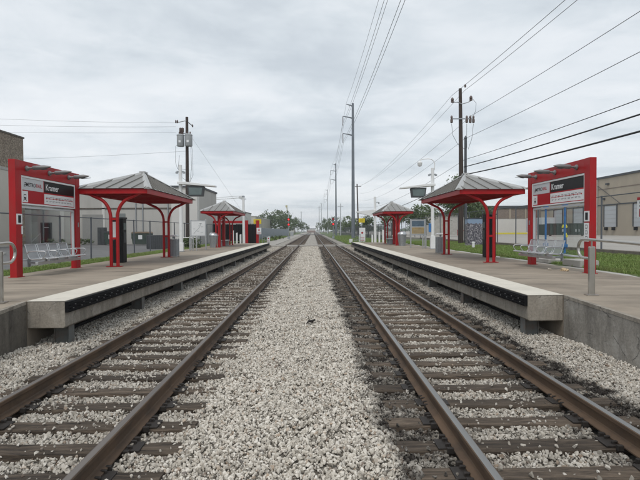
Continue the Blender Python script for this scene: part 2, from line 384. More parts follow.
# ------------------------------------------------------------------ world and sun: overcast daylight
W = bpy.data.worlds.new('World'); S.world = W; W.use_nodes = True
nt = W.node_tree; nt.nodes.clear()
sky = N(nt, 'ShaderNodeTexSky', sky_type='NISHITA', sun_disc=False, sun_elevation=R(58), sun_rotation=R(200), air_density=1., dust_density=2.)
bg1 = N(nt, 'ShaderNodeBackground', Strength=.09); nt.links.new(sky.outputs[0], bg1.inputs[0])
tc = N(nt, 'ShaderNodeTexCoord'); sp = N(nt, 'ShaderNodeSeparateXYZ'); nt.links.new(tc.outputs['Generated'], sp.inputs[0])
mxz = N(nt, 'ShaderNodeMath', operation='MAXIMUM'); nt.links.new(sp.outputs[2], mxz.inputs[0]); mxz.inputs[1].default_value = 0
adz = N(nt, 'ShaderNodeMath', operation='ADD'); nt.links.new(mxz.outputs[0], adz.inputs[0]); adz.inputs[1].default_value = .10
dv = N(nt, 'ShaderNodeVectorMath', operation='SCALE'); nt.links.new(tc.outputs['Generated'], dv.inputs[0])
rc = N(nt, 'ShaderNodeMath', operation='DIVIDE'); rc.inputs[0].default_value = 1; nt.links.new(adz.outputs[0], rc.inputs[1]); nt.links.new(rc.outputs[0], dv.inputs['Scale'])
mp = N(nt, 'ShaderNodeMapping'); mp.inputs['Rotation'].default_value = (0, 0, R(-14)); mp.inputs['Scale'].default_value = (.95, 1.1, 0); mp.inputs['Location'].default_value = (3.1, 1.7, 0)
nt.links.new(dv.outputs[0], mp.inputs[0])
n1 = noise(nt, mp.outputs[0], .62, 9, .56, .25)
n2 = noise(nt, mp.outputs[0], 2.1, 7, .6, .4)
mixn = N(nt, 'ShaderNodeMath', operation='MULTIPLY_ADD'); nt.links.new(n2, mixn.inputs[0]); mixn.inputs[1].default_value = .46; nt.links.new(n1, mixn.inputs[2])
hz = N(nt, 'ShaderNodeMapRange'); nt.links.new(mxz.outputs[0], hz.inputs[0])
for i, v in ((1, .0), (2, .42), (3, .085), (4, -.02)): hz.inputs[i].default_value = v
sm = N(nt, 'ShaderNodeMath', operation='ADD'); nt.links.new(mixn.outputs[0], sm.inputs[0]); nt.links.new(hz.outputs[0], sm.inputs[1])
cc = ramp(nt, sm.outputs[0], [(.50, (.49, .54, .59)), (.62, (.56, .61, .655)), (.70, (.63, .68, .72)), (.78, (.71, .75, .785)), (.93, (.80, .825, .85))])
bg2 = N(nt, 'ShaderNodeBackground', Strength=1.0); nt.links.new(cc, bg2.inputs[0])
ms = N(nt, 'ShaderNodeMixShader'); ms.inputs[0].default_value = .90
nt.links.new(bg1.outputs[0], ms.inputs[1]); nt.links.new(bg2.outputs[0], ms.inputs[2])
wo = N(nt, 'ShaderNodeOutputWorld'); nt.links.new(ms.outputs[0], wo.inputs[0])
sd = bpy.data.lights.new('Sun', 'SUN'); sd.energy = 1.4; sd.angle = R(26); sd.color = (1, .96, .90)
so = bpy.data.objects.new('Sun', sd); COL.objects.link(so)
az = R(200); el = R(58)   # sky sun_rotation is measured clockwise from +Y
so.rotation_euler = Vector((math.sin(az) * math.cos(el), math.cos(az) * math.cos(el), math.sin(el))).to_track_quat('Z', 'Y').to_euler()
vs_ = S.view_settings; vs_.view_transform = 'Standard'; vs_.look = 'None'; vs_.exposure = .27; vs_.gamma = 1; vs_.use_curve_mapping = False

# ------------------------------------------------------------------ ground
XL, XR = -2.507, 2.047           # track centres
PITCH = .53
g = MB(); g.add([(-900, -150, -.62), (900, -150, -.62), (900, 1300, -.62), (-900, 1300, -.62)], [(0, 1, 2, 3)])
struct(g.build('ground', SOIL))
bx = np.array([-6.2, -5.0, -4.4, -3.95, -3.75, -3.5, -3.2, -1.9, -1.55, -1.3, -1.0, -.75, -.2, .45, .72, .95, 1.4, 2.6, 2.9, 3.3, 3.55, 3.9, 4.5, 6.2])
bz = np.array([-.17, -.17, -.185, -.19, -.205, -.228, -.232, -.232, -.226, -.214, -.182, -.168, -.155, -.165, -.20, -.222, -.232, -.232, -.225, -.222, -.20, -.185, -.17, -.16])
def lump(x, y):
    return .011 * (np.sin(3.1 * x + 1.7 * y) + np.sin(5.3 * y - 2.1 * x + 1) + np.sin(9.1 * x + 3.3) * np.cos(7.7 * y) + .7 * np.sin(14 * x - 11 * y))
def hb(x, y): return np.interp(x, bx, bz) + lump(x, y) * .8
xs = np.arange(-6.0, 6.01, .1)
ys = np.concatenate([np.arange(-6, 32, .14), np.arange(32, 70, .5), np.arange(70, 520, 10.)])
GX, GY = np.meshgrid(xs, ys); GZ = hb(GX, GY) - .022
nx, ny = len(xs), len(ys)
verts = np.stack([GX, GY, GZ], -1).reshape(-1, 3).tolist()
faces = [(j * nx + i, j * nx + i + 1, (j + 1) * nx + i + 1, (j + 1) * nx + i) for j in range(ny - 1) for i in range(nx - 1)]
g = MB(); g.v = [tuple(v) for v in verts]; g.f = faces; g.m = [0] * len(faces)
tag(g.build('track_bed', BED, smooth=60), kind='structure')

# loose stones (stuff, instanced)
def scatter(name, pts, scl, protos, tilt, tagkw):
    cl = bpy.data.collections.new(name + ' kinds')
    for p in protos: cl.objects.link(p); COL.objects.unlink(p)
    me = bpy.data.meshes.new(name); me.from_pydata(pts.tolist(), [], [])
    at = me.attributes.new('scl', 'FLOAT', 'POINT'); at.data.foreach_set('value', scl.astype(np.float32))
    o = bpy.data.objects.new(name, me); COL.objects.link(o)
    ng = bpy.data.node_groups.new(name, 'GeometryNodeTree')
    ng.interface.new_socket('Geometry', in_out='INPUT', socket_type='NodeSocketGeometry'); ng.interface.new_socket('Geometry', in_out='OUTPUT', socket_type='NodeSocketGeometry')
    gi = ng.nodes.new('NodeGroupInput'); go = ng.nodes.new('NodeGroupOutput')
    ip = ng.nodes.new('GeometryNodeInstanceOnPoints'); ci = ng.nodes.new('GeometryNodeCollectionInfo')
    ci.inputs['Collection'].default_value = cl; ci.inputs['Separate Children'].default_value = True; ci.inputs['Reset Children'].default_value = True
    rv = ng.nodes.new('FunctionNodeRandomValue'); rv.data_type = 'FLOAT_VECTOR'
    rv.inputs[0].default_value = (-tilt, -tilt, 0); rv.inputs[1].default_value = (tilt, tilt, 6.28)
    na = ng.nodes.new('GeometryNodeInputNamedAttribute'); na.data_type = 'FLOAT'; na.inputs[0].default_value = 'scl'
    ip.inputs['Pick Instance'].default_value = True
    L = ng.links.new
    L(gi.outputs[0], ip.inputs['Points']); L(ci.outputs[0], ip.inputs['Instance']); L(rv.outputs[0], ip.inputs['Rotation'])
    L(na.outputs[0], ip.inputs['Scale']); L(ip.outputs[0], go.inputs[0])
    md = o.modifiers.new('scatter', 'NODES'); md.node_group = ng
    return tag(o, **tagkw)
def stone(seed):
    import bmesh
    r = random.Random(seed); bm = bmesh.new()
    ax = (1, r.uniform(.6, .95), r.uniform(.45, .8))
    for _ in range(r.randint(9, 13)):
        v = Vector((r.gauss(0, 1), r.gauss(0, 1), r.gauss(0, 1))).normalized() * r.uniform(.48, .66)
        bm.verts.new((v.x * ax[0], v.y * ax[1], v.z * ax[2]))
    bmesh.ops.convex_hull(bm, input=list(bm.verts))
    for v in [v for v in bm.verts if not v.link_faces]: bm.verts.remove(v)
    bmesh.ops.bevel(bm, geom=list(bm.edges), offset=.035, segments=1, affect='EDGES')
    me = bpy.data.meshes.new('stone'); bm.to_mesh(me); bm.free(); me.materials.append(STONE)
    o = bpy.data.objects.new('stone', me); COL.objects.link(o); return o
TY0 = 2.71
def in_tie(x, y, grow=0.):
    k = np.round((y - TY0) / PITCH); dy = np.abs(y - TY0 - k * PITCH)
    return ((np.abs(x - XL) < 1.3) | (np.abs(x - XR) < 1.3)) & (dy < .115 + grow)
def sample(y0, y1, dens, x0=-4.95, x1=4.6):
    n = int((y1 - y0) * (x1 - x0) * dens); return rng.uniform(x0, x1, n), rng.uniform(y0, y1, n)
PX, PY, PS = [], [], []
for (y0, y1, dn, s0, s1) in ((2.8, 8, 2100, .022, .056), (8, 16, 1300, .026, .060), (16, 30, 480, .04, .075), (30, 58, 120, .065, .10)):
    x, y = sample(y0, y1, dn); s = rng.uniform(0, 1, len(x)) ** 1.7 * (s1 - s0) + s0
    keep = np.abs(x) < y * .72 + .6
    keep &= ~((x < -4.84) & (y > 8.1)) & ~((x > 4.42) & (y > 8.4))
    for xr_ in (-3.26, -1.753, 1.294, 2.80): keep &= np.abs(x - xr_) > .085
    PX.append(x[keep]); PY.append(y[keep]); PS.append(s[keep])
PX = np.concatenate(PX); PY = np.concatenate(PY); PS = np.concatenate(PS)
H = hb(PX, PY); tie = in_tie(PX, PY, .012); spill = rng.uniform(0, 1, len(PX))
patch = np.sin(2.3 * PX + 5.1 * PY) + np.sin(4.7 * PX - 3.3 * PY + 2)
thr = np.where(np.abs(PX - XL) < 1.35, .045, .03) + np.clip(patch - 1.15, 0, 1) * np.where(np.abs(PX - XL) < 1.35, .40, .10)
keep = ~tie | (H > -.198) | (spill < thr)
z = np.where(tie & (H < -.198), -.19, H) + rng.uniform(-.018, .012, len(PX))
P = np.stack([PX, PY, z], -1)[keep]
scatter('ballast_stones', P, PS[keep], [stone(i) for i in range(14)], 3.14, dict(label='pale crushed limestone ballast between and beside the rails', kind='stuff'))

# ------------------------------------------------------------------ rails
def rail_profile(xc):
    h = [(-.076, -.18), (.076, -.18), (.076, -.168), (.020, -.150), (.010, -.135), (.010, -.055), (.036, -.040), (.037, -.008), (.030, -.0015), (-.030, -.0015), (-.037, -.008), (-.036, -.040), (-.010, -.055), (-.010, -.135), (-.020, -.150), (-.076, -.168)]
    return [(xc + a, b) for a, b in h]
RAILS = []
for xr_, hm, lab in ((-3.26, HEADG, 'outer rail of the left track, dull grey top, nearest the left platform'),
                     (-1.753, HEADG, 'inner rail of the left track, dull grey top, beside the central ballast'),
                     (1.294, HEADB, 'inner rail of the right track, shiny worn top, beside the central ballast'),
                     (2.80, HEADB, 'outer rail of the right track, shiny worn top, nearest the right platform')):
    r = MB().prism(rail_profile(xr_), 1, -4, 500).build('rail', RUST, smooth=25)
    tag(r, lab, 'rail')
    MB().prism([(xr_ - .0295, -.0012), (xr_ + .0295, -.0012), (xr_ + .024, .0015), (xr_ - .024, .0015)], 1, -4, 500).build('running_surface', hm, r)

# ------------------------------------------------------------------ sleepers
def tie_mesh(seed):
    r = random.Random(seed); m = MB(); nxs = 14; L = 2.6
    prof = [(-.115, -.17), (.115, -.17), (.116, -.06), (.112, -.012), (.098, 0), (0, .002), (-.098, 0), (-.112, -.012), (-.116, -.06)]
    vs = []; fs = []; n = len(prof)
    for i in range(nxs + 1):
        x = -L / 2 + L * i / nxs
        for (a, b) in prof:
            j = .009 if b > -.1 else 0
            vs.append((x + r.uniform(-.01, .01) * (i in (0, nxs)), a + r.uniform(-j, j), b + r.uniform(-j, j * .5)))
    for i in range(nxs):
        for k in range(n):
            k2 = (k + 1) % n; fs.append((i * n + k, (i + 1) * n + k, (i + 1) * n + k2, i * n + k2))
    fs += [tuple(range(n)), tuple(nxs * n + k for k in range(n))[::-1]]
    return m.add(vs, fs).build('railway_sleeper', TIE, smooth=40)
def plate_mb(sgn):
    m = MB().box((0, 0, .0075), (.36, .19, .015))
    for a in (-.095, .095):
        for b in (-.055, .055): m.box((a, b, .022), (.028, .024, .03)); m.box((a - math.copysign(.012, a), b, .036), (.046, .028, .012))
    for b in (-.135, .135):      # rail anchors each side of the sleeper
        for a in (-.085, .085): m.box((a, b, .012), (.055, .035, .05))
        m.box((0, b, -.005), (.19, .03, .02))
    return m
ties0 = []
for k in range(5):
    t = tie_mesh(k); tag(t, 'x', 'sleeper')
    ties0.append(t)
pl_me = plate_mb(1).build('tie_plate', RUSTD, bevel=.004)
def add_plates(t):
    for xo in (-.7535, .7535):
        p = pl_me.copy(); COL.objects.link(p); p.parent = t; p.location = (xo, 0, .001)
used = set()
NT = 142
for tr, (xc, side) in enumerate(((XL, 'left'), (XR, 'right'))):
    lab = ('dark weathered timber sleeper of the left track, partly buried in pale ballast' if tr == 0 else 'dark weathered timber sleeper of the right track, in oil stained ballast')
    grp = 'timber sleepers of the %s track' % side
    for i in range(NT):
        k = random.randrange(5); y = TY0 + i * PITCH
        t = ties0[k] if k not in used and not used.add(k) else None
        if t is None: t = ties0[k].copy(); COL.objects.link(t)
        t.location = (xc + random.uniform(-.03, .03), y + random.uniform(-.012, .012), -.195 + random.uniform(-.004, .002)); t.rotation_euler = (0, 0, R(random.uniform(-.5, .5)) + random.choice((0, math.pi)))
        tag(t, lab, 'sleeper', grp)
        if y < 34: add_plates(t)
bpy.data.objects.remove(pl_me)
m = MB()
for xc in (XL, XR):
    y = TY0 + NT * PITCH
    while y < 230: m.b(xc - 1.3, xc + 1.3, y - .115, y + .115, -.36, -.194); y += PITCH
tag(m.build('distant_sleepers', TIE), 'far off timber sleepers of both tracks running to the horizon', kind='stuff')

# ------------------------------------------------------------------ platforms
def platform(s, xe, xw, xb, y0, y1, wallm, slope, side, ph):
    t = thing('boarding_platform', (s * (xw + xb) / 2, y0, 0), 'long concrete boarding platform %s of the tracks with cream edge and black fender' % side, 'platform')
    def L(m, name, mt, **k):
        o = m.build(name, mt, t, **k); o.location = (-t.location.x, -t.location.y, 0); return o
    b = .02
    def q(x): return s * x
    ZT = .58
    m = MB().prism([(q(xw), -.5), (q(xb), -.5), (q(xb), ZT - .03), (q(xw), ZT)], 1, y0, y1)
    deck = L(m, 'deck', DECK)
    m = MB()
    k = y0 + 3
    while k < y1: m.b(q(xw + .02), q(xb - .02), k - .006, k + .006, ZT - .028, ZT - .0005 + .0012); k += 3.05
    # sawn joints follow the fall of the deck
    mj = MB(); k = y0 + 3
    while k < y1:
        mj.add([(q(xw + .01), k - .009, ZT + .002), (q(xb - .02), k - .009, ZT - .03 + .002), (q(xb - .02), k + .009, ZT - .03 + .002), (q(xw + .01), k + .009, ZT + .002)], [(0, 1, 2, 3)]); k += 3.05
    L(mj, 'sawn_joint', CONCD)
    # near ramp, far ramp
    rl = 14.; m = MB()
    zn = ZT - rl * slope
    def ramp_mesh(ya, yb, za, zb):
        vs = []
        for (y, zt) in ((ya, za), (yb, zb)):
            vs += [(q(xw), y, -.5), (q(xb), y, -.5), (q(xb), y, zt - .03), (q(xw), y, zt)]
        return MB().add(vs, [(0, 1, 2, 3), (7, 6, 5, 4), (0, 4, 5, 1), (1, 5, 6, 2), (2, 6, 7, 3), (3, 7, 4, 0)], 0)
    rm = ramp_mesh(y0 - rl, y0 - .012, zn, ZT - .002)
    for i, fc in enumerate(rm.f):
        vs = [rm.v[j] for j in fc]
        if all(abs(v[0] - q(xw)) < 1e-6 for v in vs): rm.m[i] = 1
    ro = L(rm, 'ramp', [DECK, wallm])
    # a thin pale nosing along the ramp edge
    m = MB().add([(q(xw - .006), y0 - rl, zn - .05), (q(xw - .006), y0 - .02, ZT - .052), (q(xw - .006), y0 - .02, ZT + .002), (q(xw - .006), y0 - rl, zn + .004), (q(xw + .07), y0 - rl, zn + .004), (q(xw + .07), y0 - .02, ZT + .002)], [(0, 1, 2, 3), (3, 2, 5, 4)])
    L(m, 'ramp_nosing', CONC)
    L(ramp_mesh(y1 + .01, y1 + 10, ZT - .002, .05), 'ramp', DECK)
    # edge beam hung outside the deck
    m = MB().prism([(q(xe + .03), .12), (q(xw - .002), .12), (q(xw - .002), ZT - .006), (q(xe), ZT - .006), (q(xe), .15)], 1, y0, y1)
    L(m, 'edge_beam', CONC, bevel=.012)
    yj = y0 + 3.05; m = MB()
    L(MB().b(q(xe - .004), q(xw - .004), y0 - .006, y1, ZT - .005, ZT + .006), 'edge_strip', EDGE, bevel=.004)
    # fender with two rows of bolts
    m = MB().b(q(xe - .06), q(xe - .002), y0 + .0, y1, .385, .565)
    for zz in (.425, .475, .525): m.b(q(xe - .075), q(xe - .06), y0, y1, zz - .017, zz + .017)
    y = y0 + .15
    while y < y1:
        for zz in (.445, .50):
            m.box((q(xe - .066), y + (.07 if zz > .45 else 0), zz + .0), (.026, .016, .014), 1)
        y += .30
    L(m, 'edge_fender', [RUBBER, BOLT])
    m = MB().b(q(xw), q(xw + .02), y0 + .3, y1, -.45, .118)
    y = y0 + .3
    first = None
    while y < y1:
        if first is None:
            mm = MB().box((0, 0, 0), (.23, .13, .62)); mm.box((.121, 0, 0), (.012, .2, .62)); mm.box((-.121, 0, 0), (.012, .2, .62))
            first = L(mm, 'support_post', POSTM); o = first; off = first.location.copy()
        else:
            o = first.copy(); COL.objects.link(o)
        o.location = (-t.location.x + q(xe + .17), -t.location.y + y, -.19); y += ph
    for zz, xo in ((.03, .34), (-.06, .37)):
        m = MB().tube([(q(xe + xo), y0 + .5, zz), (q(xe + xo), y1 - .3, zz)], .035, 8); L(m, 'conduit', RUBBER, smooth=40)
    return t
platform(-1, 4.20, 4.84, 8.40, 8.15, 45.6, CONCD, .075, 'left', 3.55)
platform(1, 3.81, 4.45, 8.02, 8.46, 46.6, CONCR, .035, 'right', 3.6)

# ------------------------------------------------------------------ verge, lots, kerbs, crossing
def sheet(name, prof, ys_, mt, jit=0):
    m = MB(); n = len(prof)
    for y in ys_:
        for (x, z) in prof: m.v.append((x, y, z + (random.uniform(-jit, jit))))
    for j in range(len(ys_) - 1):
        for i in range(n - 1): m.f.append((j * n + i, j * n + i + 1, (j + 1) * n + i + 1, (j + 1) * n + i)); m.m.append(0)
    return m.build(name, mt, smooth=60)
yy = [-12 + i for i in range(70)]
def rz(x): return np.interp(x, [8.02, 9.2, 12.7], [.50, .545, .66])
tag(sheet('grass_verge', [(8.03, .45), (8.25, .515), (9.2, .545), (10.4, .585), (11.6, .63), (12.72, .66)], yy, GRASSB, .012), kind='structure')
tag(sheet('grass_strip', [(-9.55, .515), (-9.0, .53), (-8.41, .50)], yy, GRASSB, .01), kind='structure')
tag(sheet('grass_bank', [(4.6, -.16), (5.6, -.02), (7.5, .05), (9.4, .10), (14, .4)], [57.5 + 4 * i for i in range(90)], GRASSB, .04), kind='structure')
tag(sheet('grass_bank', [(-40, .1), (-9.4, .05), (-7.4, .0)], [56.5 + 4 * i for i in range(90)], GRASSB, .02), kind='structure')
tag(sheet('gravel_path', [(-7.6, -.005), (-6.4, -.06), (-5, -.15)], [56.5 + 4 * i for i in range(90)], LOTC, .01), kind='structure')
struct(MB().b(12.9, 260, -14, 330, .3, .80).build('concrete_lot', LOTC))
struct(MB().b(-260, -9.72, -14, 56, -.1, .42).build('asphalt_lot', ASPH))
def kerb(name, x0, x1, z1, lab, mt, y1=57):
    tag(MB().b(x0, x1, -14, y1, .2, z1).build(name, mt, bevel=.02), lab, 'kerb')
kerb('lot_kerb', 12.70, 12.90, .86, 'weathered brown kerb between the right grass verge and the lot', KERB)
kerb('lot_kerb', -9.72, -9.56, .55, 'pale concrete kerb between the left grass strip and the asphalt lot', CONCL)
tag(MB().b(-24, -18, 28.2, 28.4, .42, .55).build('parking_kerb', CONCL, bevel=.02), 'short pale kerb across the left asphalt lot', 'kerb')
# path at platform back
struct(MB().b(8.02, 8.5, -8, 46, .30, .521).build('path', CONCL))
# crossing panels between and beside the rails
m = MB()
for (a, b) in ((-7.2, -3.36), (-3.16, -1.86), (-1.65, 1.19), (1.40, 2.70), (2.90, 7.2)):
    m.b(a, b, 57.2, 59.2, -.3, -.012)
struct(m.build('crossing_path', LOTC, bevel=.02))
struct(MB().b(-30, 40, 205, 214, -.4, -.02).build('cross_road', ASPH))

# grass blades
def tuft(seed):
    r = random.Random(seed); m = MB()
    for i in range(14):
        a = r.uniform(0, 6.28); h = r.uniform(.05, .11); w = .006; bx_, by_ = r.uniform(-.06, .06), r.uniform(-.06, .06); l = r.uniform(.2, .8) * h
        dx, dy = math.cos(a), math.sin(a)
        m.add([(bx_ - dy * w, by_ + dx * w, 0), (bx_ + dy * w, by_ - dx * w, 0), (bx_ + dx * l * .4 + dy * w * .7, by_ + dy * l * .4 - dx * w * .7, h * .6), (bx_ + dx * l * .4 - dy * w * .7, by_ + dy * l * .4 + dx * w * .7, h * .6), (bx_ + dx * l, by_ + dy * l, h)], [(0, 1, 2, 3), (3, 2, 4)])
    return m.build('tuft', GRASSM)
def grasspts(n, x0, x1, y0, y1, zf):
    x = rng.uniform(x0, x1, n); y = y0 + (y1 - y0) * rng.uniform(0, 1, n) ** 1.5; return np.stack([x, y, zf(x)], -1)
gp = [grasspts(21000, 8.52, 12.68, 9, 48, rz), grasspts(5000, -9.54, -8.43, 10, 50, lambda x: np.interp(x, [-9.55, -9, -8.41], [.515, .53, .50]))]
gp = np.concatenate(gp)
scatter('grass_blades', gp, rng.uniform(.6, 1.25, len(gp)), [tuft(i) for i in range(5)], .2, dict(label='short mown green grass on the verges behind both platforms', kind='stuff'))
gp = [grasspts(4000, 4.9, 9.3, 58, 130, lambda x: np.interp(x, [4.6, 5.6, 7.5, 9.4], [-.16, -.02, .05, .1])), grasspts(1800, -8.3, -7.3, 60, 130, lambda x: np.interp(x, [-9.4, -7, -5.8, -5], [.05, 0, -.1, -.17]))]
gp = np.concatenate(gp)
scatter('rough_grass', gp, rng.uniform(2, 4.5, len(gp)), [tuft(20 + i) for i in range(4)], .25, dict(label='rough taller grass beside the tracks beyond the platforms', kind='stuff'))

# ------------------------------------------------------------------ red sign frames (gantries)
def sign_frame(loc, rz_, side):
    t = thing('station_sign_frame', loc, 'tall red sign frame with glass windscreen at the near end of the %s platform' % side, 'sign', None, rz_)
    W_, D = (3.46 if side == 'left' else 3.70), .18; H_ = 3.11; pw = .27
    near = 0 if side == 'left' else 1
    for i, u in enumerate((0, W_ - pw)):
        MB().b(u, u + pw, -D / 2, D / 2, 0, H_).build('post', RED, t, bevel=.008)
        MB().b(u - .03, u + pw + .03, -D / 2 - .03, D / 2 + .03, 0, .012).build('base_plate', RED, t)
    MB().b(pw, W_ - pw, -D / 2 + .002, D / 2 - .002, H_ - .385, H_ - .003).build('beam', RED, t, bevel=.006)
    # sign panel
    u0, u1, z0, z1 = pw + .012, W_ - pw - .012, 1.94, 2.718
    p = MB().b(u0, u1, -.055, .055, z0, z1).build('sign_panel', REDP, t)
    fr = MB()
    for (a, b, c, e) in ((u0, u1, z1 - .05, z1), (u0, u1, z0, z0 + .04), (u0, u0 + .04, z0 + .04, z1 - .05), (u1 - .04, u1, z0 + .04, z1 - .05)): fr.b(a, b, -.075, .075, c, e)
    fr.build('sign_border', SIGNW, p)
    a0, a1 = u0 + .045, u1 - .045; wI = a1 - a0; zm = z0 + .40
    for face in (-1, 1):       # the same artwork on both faces
        def F(uu): return uu if face < 0 else (a0 + a1) - uu
        def plate(ua, ub, za, zb, th, mt, nm):
            y0_, y1_ = (-.055 - th, -.0555) if face < 0 else (.0555, .055 + th)
            x0_, x1_ = sorted((F(ua), F(ub))); return MB().b(x0_, x1_, y0_, y1_, za, zb).build(nm, mt, p)
        rt = (R(90), 0, 0) if face < 0 else (R(90), 0, R(180))
        yy_ = lambda th: (-.055 - th) if face < 0 else (.055 + th)
        plate(a0, a0 + wI * .37, zm + .0, z1 - .055, .004, SIGNG, 'operator_panel')
        plate(a0 + wI * .385, a1, zm, z1 - .055, .004, BLACK, 'name_panel')
        plate(a0, a0 + wI * .10, z0 + .07, zm - .03, .004, SIGNW, 'pictogram_panel')
        plate(a0 + wI * .385, a1 - .02, z0 + .065, zm - .04, .004, SIGNW, 'map_strip')
        zc = zm + .15
        cx = a0 + wI * .055
        y1_ = yy_(.0055)
        # little emblem: three bars
        e = MB()
        for k in range(3): x0_, x1_ = sorted((F(cx - .055 + k * .015), F(cx + .015 + k * .015))); e.b(x0_, x1_, min(yy_(.004), y1_), max(yy_(.004), y1_), zc - .06 + k * .045, zc - .035 + k * .045)
        e.build('emblem', BLACK, p)
        text('lettering', 'METRO', .147, BLACK, p, (F(a0 + .19), y1_, zc), rt, .0015, .0015, sx=.95)
        text('lettering', 'RAIL', .147, REDP, p, (F(a0 + .675), y1_, zc), rt, .0015, .0015, sx=.95)
        text('lettering', 'Kramer', .25, SIGNW, p, (F(a0 + wI * .385 + .07), y1_, zc + .0), rt, .0035, .0015, sx=.92)
        # tram pictogram
        e = MB(); px = a0 + wI * .05; pz = z0 + .19
        def eb(xa, xb, za, zb, mi=0, th=.006):
            x0_, x1_ = sorted((F(xa), F(xb))); e.b(x0_, x1_, min(yy_(.004), yy_(th)), max(yy_(.004), yy_(th)), za, zb, mi)
        eb(px - .055, px + .055, pz - .06, pz + .09); eb(px - .04, px + .04, pz + .012, pz + .07, 1, .008); eb(px - .04, px - .02, pz - .045, pz - .025, 1, .008); eb(px + .02, px + .04, pz - .045, pz - .025, 1, .008); eb(px - .07, px - .045, pz - .09, pz - .06); eb(px + .045, px + .07, pz - .09, pz - .06)
        e.build('pictogram', [BLACK, SIGNW], p)
        # route line with stops
        e = MB(); s0 = a0 + wI * .385 + .10; s1 = a1 - .12; zr = z0 + .235
        eb(s0, s1, zr - .008, zr + .008, 0)
        for k in range(9):
            xx = s0 + (s1 - s0) * k / 8; eb(xx - .014, xx + .014, zr - .02, zr + .02, 0 if k != 4 else 1, .008)
        e.build('route_line', [REDP, BLACK], p)
        e = MB(); r = random.Random(3)
        for k in range(9):
            xx = s0 + (s1 - s0 - .16) * k / 8
            eb(xx, xx + r.uniform(.10, .17), zr + .035, zr + .047); eb(xx, xx + r.uniform(.06, .15), zr - .075, zr - .067); eb(xx, xx + r.uniform(.06, .12), zr - .095, zr - .087)
        e.build('stop_names', GREYD, p)
    # windscreen below
    fr = MB()
    fz0, fz1 = .40, 1.90
    for (a, b, c, e_) in ((u0, u1, fz1 - .055, fz1), (u0, u1, fz0, fz0 + .045), (u0, u0 + .045, fz0 + .045, fz1 - .055), (u1 - .045, u1, fz0 + .045, fz1 - .055)): fr.b(a, b, -.04, .04, c, e_)
    fr.b(u0, u1, -.03, .03, 1.925, 1.955)
    w = fr.build('windscreen_frame', SIGNG, t, bevel=.004)
    MB().b(u0 + .04, u1 - .04, -.005, .005, fz0 + .04, fz1 - .05).build('pane', GLASS, w)
    # three projecting sign lamps
    for u in ((.50, 1.62, 2.74) if side == 'left' else (.62, 1.86, 3.06)):
        lp = MB().lathe((0, 0, 0), [(.075, 0), (.075, .03), (.045, .05), (.04, .09)], 16).tube([(0, 0, .09), (0, 0, .2)], .03, 12)
        lp.lathe((0, 0, .18), [(.05, 0), (.062, .02), (.058, .30), (.035, .40), (.012, .48)], 16)
        l = lp.build('sign_lamp', LAMPM, t, smooth=35); l.location = (u, -D / 2, H_ - .19); l.rotation_euler = (R(90 - 4), 0, 0)
        MB().prism([(-.055, 0), (.055, 0), (.02, .30), (-.02, .30)], 1, -.066, -.058).build('lamp_shade', TRIMD, l).location = (0, 0, .40)
    # notices on the near post
    un = .02 if near == 0 else W_ - pw + .02
    n_ = MB().b(un, un + .24, -D / 2 - .012, -D / 2 - .001, 1.40, 1.68).b(un + .06, un + .18, -D / 2 - .016, -D / 2 - .012, 1.44, 1.64, 1)
    n_.build('notice_plate', [SIGNW, BLACK], t)
    if side == 'right':
        n_ = MB().b(un, un + .22, -D / 2 - .012, -D / 2 - .001, .86, 1.36)
        for k in range(3): n_.b(un + .06, un + .16, -D / 2 - .015, -D / 2 - .012, .90 + k * .155, 1.0 + k * .155, 1); n_.b(un + .075, un + .145, -D / 2 - .018, -D / 2 - .015, .915 + k * .155, .985 + k * .155, 0)
        n_.build('notice_plate', [SIGNW, GREYD], t)
    else:
        MB().b(un + .2, un + .26, -D / 2 - .012, -D / 2 - .001, 1.14, 1.36).build('notice_plate', SIGNW, t)
    far = W_ - pw / 2 if near == 0 else pw / 2
    MB().b(far - .03, far + .03, -D / 2 - .015, -D / 2 - .001, 1.35, 1.5).build('call_button', GALV, t)
    return t
GLX, GRX = -7.86, 7.47
GL = sign_frame((GLX, 12.68, .555), R(90), 'left')
GR = sign_frame((GRX, 16.40, .555), R(-90), 'right')

# ------------------------------------------------------------------ benches
def bench(loc, rz_, lab):
    t = thing('bench', loc, lab, 'bench', 'wire mesh benches under the sign frames', rz_)
    n = 4; w = .56
    MB().b(-.05, n * w + .05, -.06, .02, .30, .38).build('beam', ALU, t, bevel=.008)
    for x in (.35, n * w - .35):
        MB().b(x - .04, x + .04, -.02, .42, .31, .37).b(x - .06, x + .06, .40, .43, .22, .46).build('wall_bracket', GALV, t, bevel=.004)
    prof = [(-.27, .455), (-.23, .475), (-.05, .455), (.12, .44), (.20, .455), (.245, .51), (.29, .66), (.325, .80), (.345, .84)]
    for k in range(n):
        x0, x1 = k * w + .04, (k + 1) * w - .04
        m = MB(); vs = []; fs = []
        for (y, z) in prof: vs += [(x0, y, z), (x1, y, z)]
        for i in range(len(prof) - 1): fs.append((2 * i, 2 * i + 1, 2 * i + 3, 2 * i + 2))
        s_ = m.add(vs, fs).build('seat', PERF, t, smooth=60)
        fr = MB()
        for x in (x0, x1): fr.tube([(x, y, z) for y, z in prof], .013, 8)
        fr.tube([(x0, prof[-1][0], prof[-1][1]), (x1, prof[-1][0], prof[-1][1])], .013, 8); fr.tube([(x0, prof[0][0], prof[0][1]), (x1, prof[0][0], prof[0][1])], .013, 8)
        fr.b(x0 + .15, x0 + .21, -.1, .06, .38, .45); fr.b(x1 - .21, x1 - .15, -.1, .06, .38, .45)
        fr.build('seat_frame', ALU, s_, smooth=40)
    for k in range(n + 1):
        x = k * w
        MB().tube([(x, .26, .60), (x, .20, .655), (x, .05, .665), (x, -.20, .66), (x, -.25, .63), (x, -.235, .56), (x, -.15, .46)], .014, 8).build('armrest', ALU, t, smooth=50)
    return t
